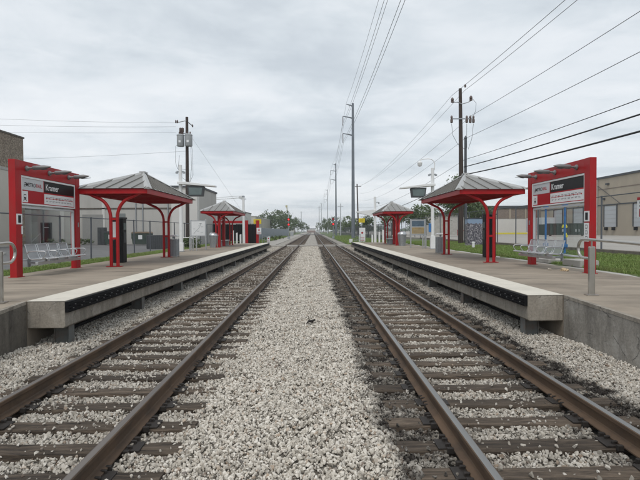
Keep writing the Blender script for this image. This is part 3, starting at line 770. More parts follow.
bench((GLX + .46, 12.95, .57), R(90), 'bench of four silver wire mesh seats under the left red sign frame')
bench((GRX - .46, 16.10, .57), R(-90), 'bench of four silver wire mesh seats under the right red sign frame')

# ------------------------------------------------------------------ shelters
def crumple_(name, loc):
    m = MB().tube([(-.06, -.1, 0), (-.02, -.02, .03), (.05, .03, .02), (.10, .10, .035), (.07, .16, .01)], .02, 7, rs=[.008, .025, .03, .02, .006]); return m.build(name, RUSTD, loc=loc, smooth=50)
def shelter(loc):
    t = thing('platform_shelter', loc, 'x', 'shelter', 'red platform shelters with grey metal roofs')
    hx, hy, zf0, zf1, za = 1.17, 3.02, 2.44, 2.615, 3.48
    rise = za - zf1
    # roof, four slopes with standing seams
    m = MB(); ex, ey = hx + .05, hy + .05
    A = Vector((0, 0, za)); c = [Vector((-ex, -ey, zf1)), Vector((ex, -ey, zf1)), Vector((ex, ey, zf1)), Vector((-ex, ey, zf1))]
    m.add(c + [A], [(0, 1, 4), (1, 2, 4), (2, 3, 4), (3, 0, 4)])
    for i in range(4):
        p, q_ = c[i], c[(i + 1) % 4]; L_ = (q_ - p).length; k = .22; mid = (p + q_) / 2
        nrm = (q_ - p).cross(A - p).normalized(); along = (q_ - p).normalized()
        while k < L_ - .1:
            b0 = p + along * k; tt = 1 - abs(k - L_ / 2) / (L_ / 2); top = b0 + (A - mid) * tt
            if (top - b0).length > .12:
                vs = []
                for P_ in (b0, top):
                    for (aa, hh) in ((-.012, 0), (.012, 0), (.012, .035), (-.012, .035)): vs.append(P_ + along * aa + nrm * hh)
                m.add(vs, [(0, 1, 2, 3), (7, 6, 5, 4), (0, 4, 5, 1), (1, 5, 6, 2), (2, 6, 7, 3), (3, 7, 4, 0)])
            k += .42
    roof = m.build('roof', ROOF, t)
    for i in range(4):
        p = c[i]; al = (A - p).normalized(); side = al.cross(Vector((0, 0, 1))).normalized(); up = side.cross(al).normalized()
        w = .13; fl = MB()
        vs = []
        for P_, ww in ((p, w), (A, w * .7)):
            vs += [P_ - side * ww + up * -.02, P_ + up * .052, P_ + side * ww + up * -.02, P_ + up * -.03]
        fl.add(vs, [(0, 1, 5, 4), (1, 2, 6, 5), (2, 3, 7, 6), (3, 0, 4, 7), (0, 3, 2, 1), (4, 5, 6, 7)])
        fl.build('hip_flashing', FLASH, roof)
    MB().box((0, 0, za + .02), (.22, .34, .06)).build('roof_cap', FLASH, roof)
    # fascia and soffit
    m = MB(); th = .05
    m.b(-hx, hx, -hy, -hy + th, zf0, zf1 - .004); m.b(-hx, hx, hy - th, hy, zf0, zf1 - .004); m.b(-hx, -hx + th, -hy + th, hy - th, zf0, zf1 - .004); m.b(hx - th, hx, -hy + th, hy - th, zf0, zf1 - .004)
    m.build('fascia', RED, t, bevel=.006)
    m = MB(); cs = [Vector((-hx + th, -hy + th, zf1 - .05)), Vector((hx - th, -hy + th, zf1 - .05)), Vector((hx - th, hy - th, zf1 - .05)), Vector((-hx + th, hy - th, zf1 - .05))]
    m.add(cs + [Vector((0, 0, za - .10))], [(0, 1, 4), (1, 2, 4), (2, 3, 4), (3, 0, 4)])
    m.build('soffit', RED, t)
    y = -hy + .5
    while y < hy - .3:
        zt = zf1 - .10
        MB().b(-hx + th, hx - th, y - .03, y + .03, zt - .05, zt + .03).build('joist', RED, t); y += .6875
    for y in (-2.86, 2.86):
        col = MB()
        for sx in (-1, 1):
            x0 = sx * .11; pts = [(x0, y, .02), (x0, y, 1.62)]
            cx_, rr = sx * (.11 + .55), .55
            pts += [(cx_ - sx * rr * math.cos(R(a)), y, 1.62 + rr * math.sin(R(a)) * 1.28) for a in range(8, 73, 8)]
            lx, lz = pts[-1][0], pts[-1][2]
            pts += [(lx + sx * .16, y, lz + .07), (sx * (hx - .26), y, zf0 + .05)]
            col.tube(pts, .055, 12)
        for zz in (.95, 1.60): col.b(-.11, .11, y - .03, y + .03, zz - .035, zz + .035)
        o = col.build('column', RED, t, smooth=40)
        MB().b(-.25, .25, y - .10, y + .10, 0, .018).build('base_plate', RED, o)
        MB().b(-hx + th, hx - th, y - .04, y + .04, zf0 + .02, zf0 + .10).build('cross_beam', RED, o)
    return t
sh = shelter((-6.68, 19.1, .572))
sh['label'] = 'near red shelter on the left platform, beside the black ticket kiosk with white notice'
for (x, y, lab) in ((-6.85, 37.4, 'far red shelter on the left platform, beyond the white map board'),
                    (6.38, 20.0, 'near red shelter on the right platform, close behind the sign frame'),
                    (6.50, 39.6, 'far red shelter on the right platform, beyond the blue and tan notice board')):
    s2 = dup(sh); s2.location = (x, y, .572); s2['label'] = lab
# simple benches inside far shelters
for (x, y, lab) in ((-7.0, 38.2, 'small grey bench inside the far left shelter'), (6.55, 40.6, 'small grey bench inside the far right shelter')):
    t = thing('bench', (x, y, .572), lab, 'bench')
    MB().b(-.25, .25, -.8, .8, .40, .46).build('seat', ALU, t, bevel=.01)
    for yy_ in (-.6, .6): MB().b(-.2, .2, yy_ - .03, yy_ + .03, 0, .40).build('leg', GALV, t)

for (x, y, lab) in ((-6.95, 36.6, 'red framed glass windscreen inside the far left shelter'), (6.75, 39.0, 'red framed glass windscreen inside the far right shelter')):
    t = thing('windscreen', (x, y, .572), lab, 'windscreen')
    for yy_ in (-.9, .9): MB().b(-.1, .1, yy_ - .11, yy_ + .11, 0, 2.4).build('post', RED, t)
    MB().b(-.01, .01, -.79, .79, .3, 2.0).build('pane', GLASS, t); MB().b(-.05, .05, -.79, .79, 2.0, 2.1).build('rail', RED, t)
tag(crumple_('dark_scrap', (-.08, 9.75, -.125)), 'small dark scrap lying on the central ballast', 'scrap')

# ------------------------------------------------------------------ ticket kiosks
def kiosk(loc, lab, paper):
    t = thing('ticket_kiosk', loc, lab, 'kiosk', 'black ticket kiosks under the near shelters')
    kh = 1.66 if paper else 1.80
    MB().b(-.23, .23, -.19, .19, .0, kh).build('cabinet', BLKP, t, bevel=.02)
    MB().b(-.25, .25, -.21, .21, kh, kh + .06).build('cap', TRIMD, t, bevel=.01)
    MB().b(-.20, -.09, -.196, -.188, .85, 1.45).build('side_panel', TRIMD, t)
    if paper: MB().b(-.20, -.02, -.204, -.191, .95, 1.55).build('notice_sheet', SIGNW, t)
    sx = .234 if loc[0] < 0 else -.234
    m = MB().b(sx - .006, sx + .006, -.13, .13, 1.25, 1.5); m.build('screen', SCREEN, t)
    MB().b(sx - .008, sx + .008, -.13, .13, .75, 1.15).build('front_panel', GREYD, t)
kiosk((-7.44, 18.5, .57), 'black ticket kiosk with a white notice sheet under the near left shelter', True)
kiosk((7.60, 20.6, .57), 'plain black ticket kiosk under the near right shelter', False)

# ------------------------------------------------------------------ display poles
def display_pole(loc, s, lab, camera, box):
    """s = +1 when the track lies towards +X"""
    t = thing('display_pole', loc, lab, 'display', None)
    MB().tube([(0, 0, 0), (0, 0, 5.05)], .13, 14, rs=[.115, .10]).build('pole', WHITE, t, smooth=40)
    MB().b(-.17, .17, -.17, .17, 0, .02).build('base_plate', GALV, t)
    MB().b(-.14, .14, -.13, .13, .02, .82 if s < 0 else .5).build('base_cabinet', WHITE, t, bevel=.01)
    MB().b(-.21, .21, -.05, .05, 4.62, 4.70).b(-.27, -.15, -.06, .06, 4.56, 4.66).b(.15, .27, -.06, .06, 4.56, 4.66).build('bracket', GALV, t)
    a = MB().prism([(-.12 * s, 3.93), (.3 * s, 3.90), (2.05 * s, 3.76), (2.05 * s, 3.84), (.3 * s, 4.06), (-.12 * s, 4.06)], 1, -.28, .28)
    a.build('canopy', WHITE, t, bevel=.01)
    d_ = MB().add([(s * .42, -.20, 3.82), (s * 1.40, -.20, 3.79), (s * 1.32, -.17, 3.22), (s * .50, -.17, 3.22), (s * .42, .20, 3.82), (s * 1.40, .20, 3.79), (s * 1.32, .17, 3.22), (s * .50, .17, 3.22)], [(0, 1, 2, 3), (7, 6, 5, 4), (0, 4, 5, 1), (1, 5, 6, 2), (2, 6, 7, 3), (3, 7, 4, 0)]).build('display_box', TRIMD, t, bevel=.01)
    m = MB()
    for yy_ in (-1, 1):
        m.add([(s * .52, yy_ * .203, 3.73), (s * 1.30, yy_ * .203, 3.71), (s * 1.25, yy_ * .184, 3.30), (s * .56, yy_ * .184, 3.30)], [(0, 1, 2, 3)])
    m.build('screen', SCREEN, d_)
    if camera:
        pts = [(.12, 0, 4.95), (.14, 0, 5.3)] + [(.14 - .42 + .42 * math.cos(R(a)), 0, 5.3 + .34 * math.sin(R(a))) for a in range(15, 91, 15)] + [(-.55, 0, 5.62), (-.75, 0, 5.56), (-.80, 0, 5.48)]
        o = MB().tube(pts, .028, 10).build('camera_arm', WHITE, t, smooth=50)
        MB().lathe((-.80, 0, 5.14), [(.02, 0), (.10, .03), (.14, .10), (.145, .18), (.15, .19), (.15, .26), (.09, .33), (.03, .36)], 16).build('camera_dome', [WHITE], o, smooth=40)
    if box: MB().b(-.24, -.12, -.09, .09, 1.05, 1.6).build('equipment_box', BLUE, t, bevel=.02)
    return t
display_pole((-7.72, 28.2, .56), 1, 'white pole with a hanging display under a canopy arm on the left platform', False, False)
display_pole((7.50, 30.0, .56), -1, 'white display pole with a dome camera on a curved arm, right platform', True, True)
# far poles
t = thing('camera_pole', (-7.72, 53.6, .3), 'slim white pole at the far end of the left platform', 'pole')
MB().tube([(0, 0, 0), (0, 0, 5.2)], .12, 12, rs=[.16, .13]).build('pole', WHITE, t, smooth=40)
MB().b(-.3, .3, -.05, .05, 4.95, 5.03).lathe((0, 0, 5.2), [(.15, 0), (.15, .12), (.05, .18)], 12).build('camera_head', GALV, t)
t = thing('display_pole', (7.0, 54.0, .3), 'slim white pole with a bare canopy arm, far end of the right platform', 'pole')
MB().tube([(0, 0, 0), (0, 0, 5.2)], .12, 12, rs=[.16, .13]).build('pole', WHITE, t, smooth=40)
MB().prism([(.1, 3.25), (-.6, 3.05), (-2.1, 3.45), (-2.1, 3.55), (-.3, 3.75), (.1, 3.75)], 1, -.3, .3).build('canopy', WHITE, t, bevel=.01)
MB().b(.0, .4, -.05, .05, 4.55, 4.63).box((.42, 0, 4.5), (.14, .14, .2)).build('camera_head', GALV, t)

# ------------------------------------------------------------------ notice boards
def board(loc, lab, kind):
    t = thing('notice_board', loc, lab, 'notice board')
    for x in (-.47, .47): MB().b(x - .04, x + .04, -.04, .04, 0, 1.92).build('post', ALU, t, bevel=.006)
    fr = MB().b(-.43, .43, -.03, .03, .86, .92).b(-.43, .43, -.03, .03, 1.82, 1.88).build('frame', ALU, t)
    p = MB().b(-.43, .43, -.025, .025, .92, 1.82).build('panel', SIGNW if kind == 'map' else SIGNG, t)
    if kind == 'map':
        m = MB(); r = random.Random(5)
        pts = [(-.3, 1.0), (-.15, 1.2), (-.05, 1.3), (.1, 1.45), (.15, 1.7)]
        for a, b in zip(pts, pts[1:]): m.tube([(a[0], -.027, a[1]), (b[0], -.027, b[1])], .008, 5)
        for k in range(7): x = r.uniform(-.35, .2); z_ = r.uniform(1, 1.7); m.b(x, x + .15, -.028, -.0255, z_, z_ + .02)
        m.build('route_map', GALV, p)
    else:
        MB().b(-.40, .40, -.030, -.0255, 1.42, 1.79).build('poster', mat('blue grey poster', (.10, .15, .20), .5, var=.3, scale=6), p)
        MB().b(-.40, .40, -.030, -.0255, .95, 1.36).build('poster', mat('tan poster', (.42, .30, .13), .5, var=.2, scale=8), p)
        m = MB()
        for k in range(5): m.b(-.34, .30, -.032, -.030, 1.0 + k * .06, 1.012 + k * .06)
        m.build('poster_lines', CONCL, p)
board((-7.28, 30.6, .56), 'white map board on two silver posts on the left platform', 'map')
board((6.92, 31.6, .56), 'notice board with blue grey and tan posters on the right platform', 'posters')

# ------------------------------------------------------------------ litter bins
def bin_square(loc, lab):
    t = thing('litter_bin', loc, lab, 'bin', 'silver litter bins on the platforms'); t.scale = (.86, .86, 1)
    m = MB()
    for x in (-.22, .22):
        for y in (-.22, .22): m.b(x - .025, x + .025, y - .025, y + .025, 0, .84)
    for zz in (.06, .80): m.b(-.22, .22, -.235, -.205, zz - .02, zz + .02).b(-.22, .22, .205, .235, zz - .02, zz + .02).b(-.235, -.205, -.22, .22, zz - .02, zz + .02).b(.205, .235, -.22, .22, zz - .02, zz + .02)
    for k in range(5):
        a = -.15 + k * .075
        for yy_ in (-.22, .22): m.b(a - .022, a + .022, yy_ - .008, yy_ + .008, .06, .80); m.b(yy_ - .008, yy_ + .008, a - .022, a + .022, .06, .80)
    m.build('frame', GALV, t)
    MB().b(-.185, .185, -.185, .185, .05, .79).build('liner', SIGNG, t)
    MB().lathe((0, 0, .84), [(.06, 0), (.06, .12)], 8).build('lid_stem', GALV, t)
    MB().b(-.27, .27, -.27, .27, .94, .985).b(-.2, .2, -.2, .2, .985, 1.02).build('lid', WHITE, t, bevel=.015)
def bin_round(loc, lab):
    t = thing('litter_bin', loc, lab, 'bin', 'silver litter bins on the platforms')
    MB().lathe((0, 0, 0), [(.23, 0), (.23, .04), (.27, .5), (.31, .82)], 20).build('body', GALV, t, smooth=30)
    m = MB()
    for k in range(20):
        a = 2 * math.pi * k / 20; m.tube([(.235 * math.cos(a), .235 * math.sin(a), .03), (.318 * math.cos(a), .318 * math.sin(a), .83)], .012, 5)
    m.build('slat_ring', ALU, t)
    MB().lathe((0, 0, .84), [(.34, 0), (.34, .05), (.30, .14), (.2, .23), (.06, .27)], 20).build('lid', ALU, t, smooth=40)
bin_square((-6.46, 22.3, .565), 'square silver bin with white lid behind the near left shelter column')
bin_round((-7.15, 34.6, .565), 'round tapered grey bin beside the far left shelter')
bin_square((6.48, 24.3, .565), 'square silver bin with white lid behind the near right shelter')
bin_round((6.66, 35.8, .565), 'round tapered grey bin beside the far right shelter')

# ------------------------------------------------------------------ railings by the display poles, white end posts, handrails
def railing(loc, n, lab):
    t = thing('railing', loc, lab, 'railing')
    for k in range(n): MB().b(k * .2 - .035, k * .2 + .035, -.035, .035, 0, .86).build('post', ALU, t, bevel=.004)
    MB().tube([(-.5, 0, .80), ((n - 1) * .2 + .05, 0, .80)], .022, 8).build('top_rail', ALU, t, smooth=40)
railing((-7.52, 29.4, .56), 3, 'short silver railing beside the white map board')
railing((7.02, 30.6, .56), 2, 'short silver railing between the notice board and the display pole')
for s, xs_, y, side in ((-1, (-8.2, -7.95, -7.7, -7.45), 49.3, 'left'), (1, (7.35, 7.08, 6.8, 6.55), 50.3, 'right')):
    for k, x in enumerate(xs_):
        hh = (1.45, 1.22, 1.05, .92)[k]
        o = MB().prism([(-.085, 0), (.085, 0), (.085, hh - (.06 if s > 0 else 0)), (-.085, hh - (0 if s > 0 else .06))], 1, -.06, .06).build('end_post', WHITE, loc=(x, y + k * .9, .36), bevel=.008)
        nm = ('tallest', 'second tallest', 'second shortest', 'shortest')[k]
        tag(o, '%s of the four flat white posts at the far end of the %s platform' % (nm, side), 'post', 'flat white posts at the platform ends')
def handrail(s, x, y, ang, lab):
    t = thing('handrail', (s * x, y, .58), lab, 'handrail', 'steel handrails at the near ramps')
    MB().b(-.055, .055, -.025, .025, -.01, .86).build('post', STAIN, t, bevel=.012)
    MB().b(-.10, .10, -.06, .06, -.01, .012).build('base_plate', STAIN, t)
    MB().tube([(0, 0, .85), (0, 0, .965)], .014, 8).build('stem', STAIN, t)
    dz = -ang
    top = .985; pts = [(0, -.02, .645), (0, .22, .645)] + [(0, .26 + .17 * math.cos(R(a)), .815 + .17 * math.sin(R(a))) for a in range(-80, 81, 16)] + [(0, .20, top), (0, -.5, top - .5 * ang), (0, -3, top - 3 * ang), (0, -9, top - 9 * ang)]
    MB().tube(pts, .026, 12).build('rail_tube', STAIN, t, smooth=50)
    for yy_ in (-2.6, -5.2, -7.8):
        zz = yy_ * ang
        MB().b(-.055, .055, yy_ - .025, yy_ + .025, zz - .12, zz + .96).build('post', STAIN, t, bevel=.012)
handrail(-1, 5.22, 8.05, .055, 'brushed steel handrail with a looped end on the left ramp')
handrail(1, 4.93, 8.42, .035, 'brushed steel handrail with a looped end on the right ramp')
for s, x in ((-1, -5.0), (1, 4.7)):
    t = thing('end_railing', (x, 47.5, .4), 'thin pipe railing at the far ramp of the %s platform' % ('left' if s < 0 else 'right'), 'railing')
    for k in range(4): MB().tube([(-s * 0, k * 2.4, -.3), (0, k * 2.4, .95 - k * .12)], .022, 8).build('post', GALV, t)
    MB().tube([(0, 0, .95), (0, 7.4, .58)], .022, 8).build('rail_tube', GALV, t); MB().tube([(0, 0, .5), (0, 7.4, .13)], .022, 8).build('rail_tube', GALV, t)

# crumpled paper, kerb blocks, pipe stub
r_ = random.Random(4); t = MB()
import bmesh
def crumple(name, loc, sc, mt, seed):
    rr = random.Random(seed); bm = bmesh.new(); bmesh.ops.create_icosphere(bm, subdivisions=3, radius=1)
    for v in bm.verts: v.co = Vector((v.co.x * sc[0], v.co.y * sc[1], max(-.2, v.co.z) * sc[2])) * rr.uniform(.72, 1.15)
    me = bpy.data.meshes.new(name); bm.to_mesh(me); bm.free(); me.materials.append(mt)
    o = bpy.data.objects.new(name, me); COL.objects.link(o); o.location = loc; return o
tag(crumple('crumpled_paper', (7.15, 13.55, .575), (.10, .16, .07), CARD, 1), 'crumpled brown paper bag lying on the right platform by the sign frame', 'litter')
tag(crumple('crumpled_paper', (6.9, 13.9, .575), (.06, .08, .03), mat('pale paper', (.45, .40, .33), .8, var=.2, scale=30), 2), 'crumpled pale wrapper beside the brown paper bag', 'litter')
tag(MB().b(-.3, .3, -.55, .55, 0, .22).build('concrete_block', CONCL, bevel=.02, loc=(8.75, 15.6, .53)), 'low pale concrete block in the grass behind the right sign frame', 'block')
tag(MB().b(-.35, .35, -.6, .6, 0, .14).build('concrete_block', CONCL, bevel=.02, loc=(8.75, 17.6, .53)), 'lower grey concrete block in the grass behind the right bench', 'block')
t = thing('pipe_stub', (10.0, 29.8, .56), 'short white pipe stub standing in the grass behind the right shelter', 'pipe')
MB().lathe((0, 0, 0), [(.09, 0), (.09, .36)], 14).build('pipe', WHITE, t, smooth=40); MB().lathe((0, 0, .36), [(.105, 0), (.105, .05), (.06, .08)], 14).build('cap', WHITE, t, smooth=40)
# low box covers in gravel by crossing
tag(MB().b(-.22, .22, -.15, .15, 0, .5).build('cabinet_box', CONCL, bevel=.02, loc=(5.4, 69, -.05)), 'small pale box beside the right track beyond the platform', 'box')

# ------------------------------------------------------------------ chain link fences
def chain_fence(name, x, z0, z1, posts, lab, mt, toprail=True, pr=.04, pm=DKSTEEL):
    t = thing(name, (x, posts[0], z0), lab, 'fence')
    h = z1 - z0
    for y in posts:
        lean = random.uniform(-.03, .03)
        MB().tube([(0, y - posts[0], 0), (lean, y - posts[0] + lean, h + .04)], pr, 8).build('post', pm, t, smooth=40)
    MB().add([(0.045, 0, .04), (.045, posts[-1] - posts[0], .04), (.045, posts[-1] - posts[0], h), (.045, 0, h)], [(0, 1, 2, 3)]).build('wire_mesh', mt, t)
    if toprail: MB().tube([(0, 0, h), (0, posts[-1] - posts[0], h)], .025, 6).build('top_rail', pm, t, smooth=40)
    return t
chain_fence('chain_link_fence', 13.45, .80, 3.25, [9.6 + 3.15 * i for i in range(21)], 'dark chain link fence along the concrete lot on the right', CHAIN)
chain_fence('chain_link_fence', -10.85, .42, 2.42, [12.2 + 2.85 * i for i in range(15)], 'chain link fence along the asphalt lot on the left', CHAIN)
chain_fence('chain_link_fence', 9.6, .10, 2.6, [58.5 + 3 * i for i in range(40)], 'dark slatted chain link fence beside the grass beyond the right platform', CHAINX)
# corrugated fence on the left beyond the platform
t = thing('corrugated_fence', (-8.6, 58, 0), 'grey corrugated metal fence beyond the left platform', 'fence')
m = MB(); n = 440; pts = []
for i in range(n + 1): pts.append((.05 * (1 if (i // 2) % 2 else -1), i * .26))
vs = [(a, b, 0) for a, b in pts] + [(a, b, 2.2) for a, b in pts]
m.add(vs, [(i, i + 1, n + 2 + i, n + 1 + i) for i in range(n)]); m.build('panel', CORR, t)
for i in range(30): MB().b(-.12, -.06, i * 3.9 - .04, i * 3.9 + .04, 0, 2.3).build('post', GALV, t)

# blue poles with fittings
for (x, y, lab) in ((11.2, 21.2, 'bright blue pole with a blue foot and clamps, nearer one behind the right glass screen'), (11.2, 22.95, 'bright blue pole farther behind the right glass screen')):
    t = thing('blue_pole', (x, y, float(rz(x))), lab, 'pole', 'blue poles in the right grass verge')
    MB().tube([(0, 0, 0), (0, 0, 2.4)], .045, 10).build('pole', BLUE, t, smooth=40)
    MB().b(-.16, .16, -.16, .16, 0, .07).build('foot', BLUE, t)
    for zz in (.32, 2.12): MB().b(-.10, .10, -.09, .09, zz, zz + .16).build('clamp', BLUE, t, bevel=.02)
tag(crumple('yellow_tape', (13.3, 25.2, 1.85), (.15, .06, .15), YTAPE, 7), 'upper knot of yellow tape tied to a right fence post', 'tape')
tag(crumple('yellow_tape', (13.3, 25.1, 1.36), (.13, .06, .19), YTAPE, 8), 'lower knot of yellow tape tied to a right fence post', 'tape')
# printed cabinet
t = thing('utility_cabinet', (11.35, 33.6, float(rz(11.3))), 'utility cabinet wrapped in a grey and blue crowd photo on the right verge', 'cabinet')
MB().b(-.57, .57, -.3, .3, .08, 1.9).build('body', WRAP, t, bevel=.02); MB().b(-.62, .62, -.35, .35, 0, .08).build('plinth', CONCL, t); MB().b(-.6, .6, -.33, .33, 1.9, 1.95).build('roof', GREYD, t, bevel=.01)
# warning sign on right fence
t = thing('fence_sign', (13.36, 18.7, 2.62), 'white and red warning sign on the right chain link fence', 'sign')
MB().b(-.01, .01, -.9, .9, -.42, .42).build('sign_plate', SIGNW, t)
MB().b(-.014, -.010, -.9, .9, .30, .42).build('red_band', REDP, t)
m = MB()
for k, zz in enumerate((.20, .06)):
    for j in range(5): m.b(-.014, -.010, .74 - j * .34 - .26, .74 - j * .34, zz - .04, zz + .04)
m.build('lettering', BLACK, t)
MB().b(-.014, -.010, -.6, .76, -.38, -.06).build('red_panel', REDP, t)
MB().b(-.018, -.014, .1, .6, -.25, -.17).build('white_arrow', SIGNW, t)

# ------------------------------------------------------------------ buildings, left
def building(name, loc, lab): return thing(name, loc, lab, 'building')
b = building('pebble_building', (-46, 47, .42), 'tall brown pebble faced building at the far left edge')
MB().b(-18, 18, -30, .0, 0, 7.0).build('lower_wall', BEIGEW, b); MB().b(-18.05, 18.05, -30.05, .05, 7.0, 7.25).build('band', CONCL, b)
MB().b(-18.02, 18.02, -30, .02, 7.25, 10.35).build('upper_wall', PEBBLE, b); MB().b(-18.1, 18.1, -30.1, .1, 10.35, 10.5).build('parapet', CONCD, b)
MB().b(17.2, 18.06, -1.6, .03, 0, 7.0).build('pilaster', PEBBLE, b)
b = building('grey_warehouse', (-33, 50, .42), 'long pale grey warehouse wall behind the left parking lot')
MB().b(-17, 21.2, 0, 9, 0, 5.85).build('wall', CREAMW, b)
MB().b(-17.1, 21.3, -.12, 9.1, 5.85, 6.05).build('roof', TRIMD, b)
MB().b(-16, 20.5, -.05, -.003, 3.65, 3.78).build('seam_trim', CONCD, b)
for x in (5.2, 8.2, 14.7, 15.4, 18): MB().b(x - .05, x + .05, -.1, -.003, 0, 5.6).build('downpipe', GALV, b)
dr = MB().b(5.0, 5.95, -.06, -.003, .3, 2.2).build('door', DGLASS, b); MB().b(4.9, 5.0, -.09, -.003, .3, 2.3).b(5.95, 6.05, -.09, -.003, .3, 2.3).b(5.0, 5.95, -.09, -.003, 2.2, 2.3).build('door_frame', TRIMD, dr)
MB().b(5.2, 5.75, -.075, -.062, 1.75, 1.83).build('door_sign', SIGNG, dr)
MB().tube([(4.6, -1.2, .3), (5.5, -1.2, 1.2), (5.5, -1.2, .2)], .03, 6).build('step_rail', WHITE, dr)
MB().b(3.2, 3.95, -.05, -.003, 0, 5.8).b(6.9, 7.3, -.05, -.003, 0, 5.8).b(11.2, 11.5, -.05, -.003, 0, 5.8).build('pilaster', WHITEW, b)
for (x0, x1, z0, z1) in ((1.2, 3.1, .9, 5.2), (12.6, 13.6, 1.9, 3.2)): MB().b(x0, x1, -.04, -.003, z0, z1).build('window', mat('dull grey glass', (.20, .22, .22), .3, var=.1), b)
MB().b(9.2, 11.3, -.08, -.003, 0, 3.1).build('shutter_door', mat('grey shutter', (.27, .27, .26), .7, var=.06), b)
MB().b(18.6, 21.22, -.9, -.003, 0, 5.5).build('end_bay', WHITEW, b)
b = building('long_shed', (-20, 84, .1), 'long off white shed receding behind the far left shelter')
m = MB().b(-14, 0, 0, 72, 0, 7.3); m.build('wall', WHITEW, b)
m = MB()
for i in range(48): m.b(.0, .05, i * 1.5 + .6, i * 1.5 + .7, 0, 7.2)
m.build('cladding_rib', WHITEW, b)
MB().prism([(.15, 7.3), (-7, 7.8), (-14.15, 7.3), (-14.15, 7.1), (.15, 7.1)], 1, -.2, 72.2).build('roof', TRIMD, b)
b = building('beige_shed', (-23, 168, .1), 'beige ribbed metal building far off above the corrugated fence')
MB().b(-8, 3, 0, 60, 0, 6.6).build('wall', BEIGEW, b)
m = MB()
for i in range(20): m.b(3.0, 3.06, i * 3 + .6, i * 3 + .9, 0, 6.5); 
m.build('cladding_rib', CONCD, b); MB().b(-8.1, 3.1, -.1, 60.1, 6.6, 6.8).build('roof', CONCL, b)
# black and red screens beyond the far left shelter
t = thing('slatted_screen', (-12.3, 57, .1), 'black slatted screen with red posts and beam behind the far left shelter', 'screen')
for x in (0.1, 4.45, 5.75): MB().b(x - .17, x + .17, -.15, .15, 0, 2.9).build('post', RED, t)
MB().b(.27, 4.28, -.12, .12, 2.55, 2.85).build('beam', RED, t)
m = MB()
for k in range(46):
    x = .15 + k * .123
    if not 2.4 < x < 3.2: m.b(x, x + .07, -.04, .04, .08, 2.5)
m.build('slats', BLKP, t)
MB().b(.27, 5.6, .06, .10, .0, 2.4).build('backing', BLKP, t)
# bins and dumpsters
def dumpster(loc, w, h, lab, lid, mt):
    t = thing('dumpster', loc, lab, 'dumpster', 'waste containers by the left warehouse')
    MB().prism([(-w / 2 + .12, .1), (w / 2 - .12, .1), (w / 2, h * .75), (w / 2, h), (-w / 2, h), (-w / 2, h * .75)], 1, -.6, .6).build('body', mt, t, bevel=.02)
    MB().prism([(-w / 2 - .03, h + .005), (w / 2 + .03, h + .005), (w / 2 - .1, h + .16), (-w / 2 + .1, h + .16)], 1, -.63, .63).build('lid', lid, t)
    for x in (-w / 2 - .06, w / 2 + .06): MB().b(x - .05, x + .05, -.3, .3, h * .55, h * .7).build('lift_pocket', mt, t)
    MB().b(-w * .1, w * .12, -.62, -.603, h * .5, h * .85).build('label_plate', SIGNW, t)
dumpster((-16.7, 47.2, .42), 1.7, 1.15, 'green dumpster with tan lid by the left warehouse wall', LIDB, GREEND)
dumpster((-19.7, 47.4, .42), 1.1, 1.2, 'narrow dark green dumpster between the black cabinet and the tan lidded one', GREYD, GREEND)
t = thing('tall_cabinet', (-21.2, 48.6, .42), 'tall dark cabinet against the left warehouse wall', 'cabinet')
MB().b(-.35, .35, -.3, .3, 0, 1.75).build('body', GREYD, t, bevel=.02); MB().b(-.02, .02, -.31, -.301, .1, 1.65).build('door_seam', BLACK, t)
t = thing('bin_enclosure', (-11.95, 37, .42), 'dark grey screened enclosure beyond the left fence', 'enclosure')
MB().b(-.65, .65, -.5, .5, 0, 1.05).build('body', GREYD, t, bevel=.02); m = MB()
for k in range(9): m.b(-.65 + k * .15, -.60 + k * .15, -.53, -.503, .05, 1.0)
m.build('slats', TRIMD, t)
for (x0, x1, h_, lab) in ((-27.2, -24.6, .42, 'low dark planting bed along the left warehouse, nearer the door'),):
    t = tag(MB().b(x0, x1, 48.6, 49.8, .42, .55).build('planting_bed', KERB, bevel=.03), lab, 'planter')

# ------------------------------------------------------------------ buildings, right
b = building('tan_warehouse', (44, 56, .8), 'tan tilt wall warehouse with pale dock doors on the right')
MB().b(0, 30, 0, 36, 0, 8.55).build('wall', TANW, b)
MB().b(-.12, 30.1, -.1, 36.1, 8.55, 8.85).build('parapet', TRIMD, b)
MB().b(-.04, -.003, 0, 36, 6.9, 7.0).build('reveal_line', BROWNB, b); MB().b(-.06, -.003, 0, 36, 4.45, 4.62).build('reveal_line', TRIMD, b)
for y in (3.2, 17.6, 27): MB().tube([(-.12, y, 0), (-.12, y, 8.5)], .10, 8).build('downpipe', CONCL, b)
for y in (6.3, 12.9, 21.5, 28): 
    d_ = MB().b(-.05, -.003, y, y + 2.9, 1.25, 4.35).build('dock_door', DOORW, b)
    m = MB()
    for k in range(1, 5): m.b(-.07, -.051, y + .02, y + 2.88, 1.25 + k * .62 - .015, 1.25 + k * .62 + .015)
    m.build('panel_line', CONCL, d_)
    MB().b(-.14, -.003, y - .14, y - .003, 1.25, 4.45).b(-.14, -.003, y + 2.903, y + 3.04, 1.25, 4.45).b(-.14, -.003, y - .14, y + 3.04, 4.453, 4.55).build('door_frame', TRIMD, d_)
    for yy_ in (y + .35, y + 2.1): MB().b(-.3, -.003, yy_, yy_ + .45, .75, 1.2).build('dock_bumper', RUBBER, d_)
for y in (5.4, 15.7): 
    MB().b(-.3, -.003, y, y + .4, 5.3, 5.6).build('wall_lamp', TRIMD, b)
for y in (14.7,): MB().b(-.35, -.003, y, y + .5, 7.5, 7.75).build('wall_lamp', TRIMD, b)
for s in (-1, 1): MB().tube([(-.08, 17.6, 7.6), (-.08, 17.6 + s * 5.5, 4.6)], .04, 5).build('brace', TRIMD, b)
b = building('brick_and_white_building', (34.6, 97, .8), 'low building with brown upper band and white lower wall behind the right fence')
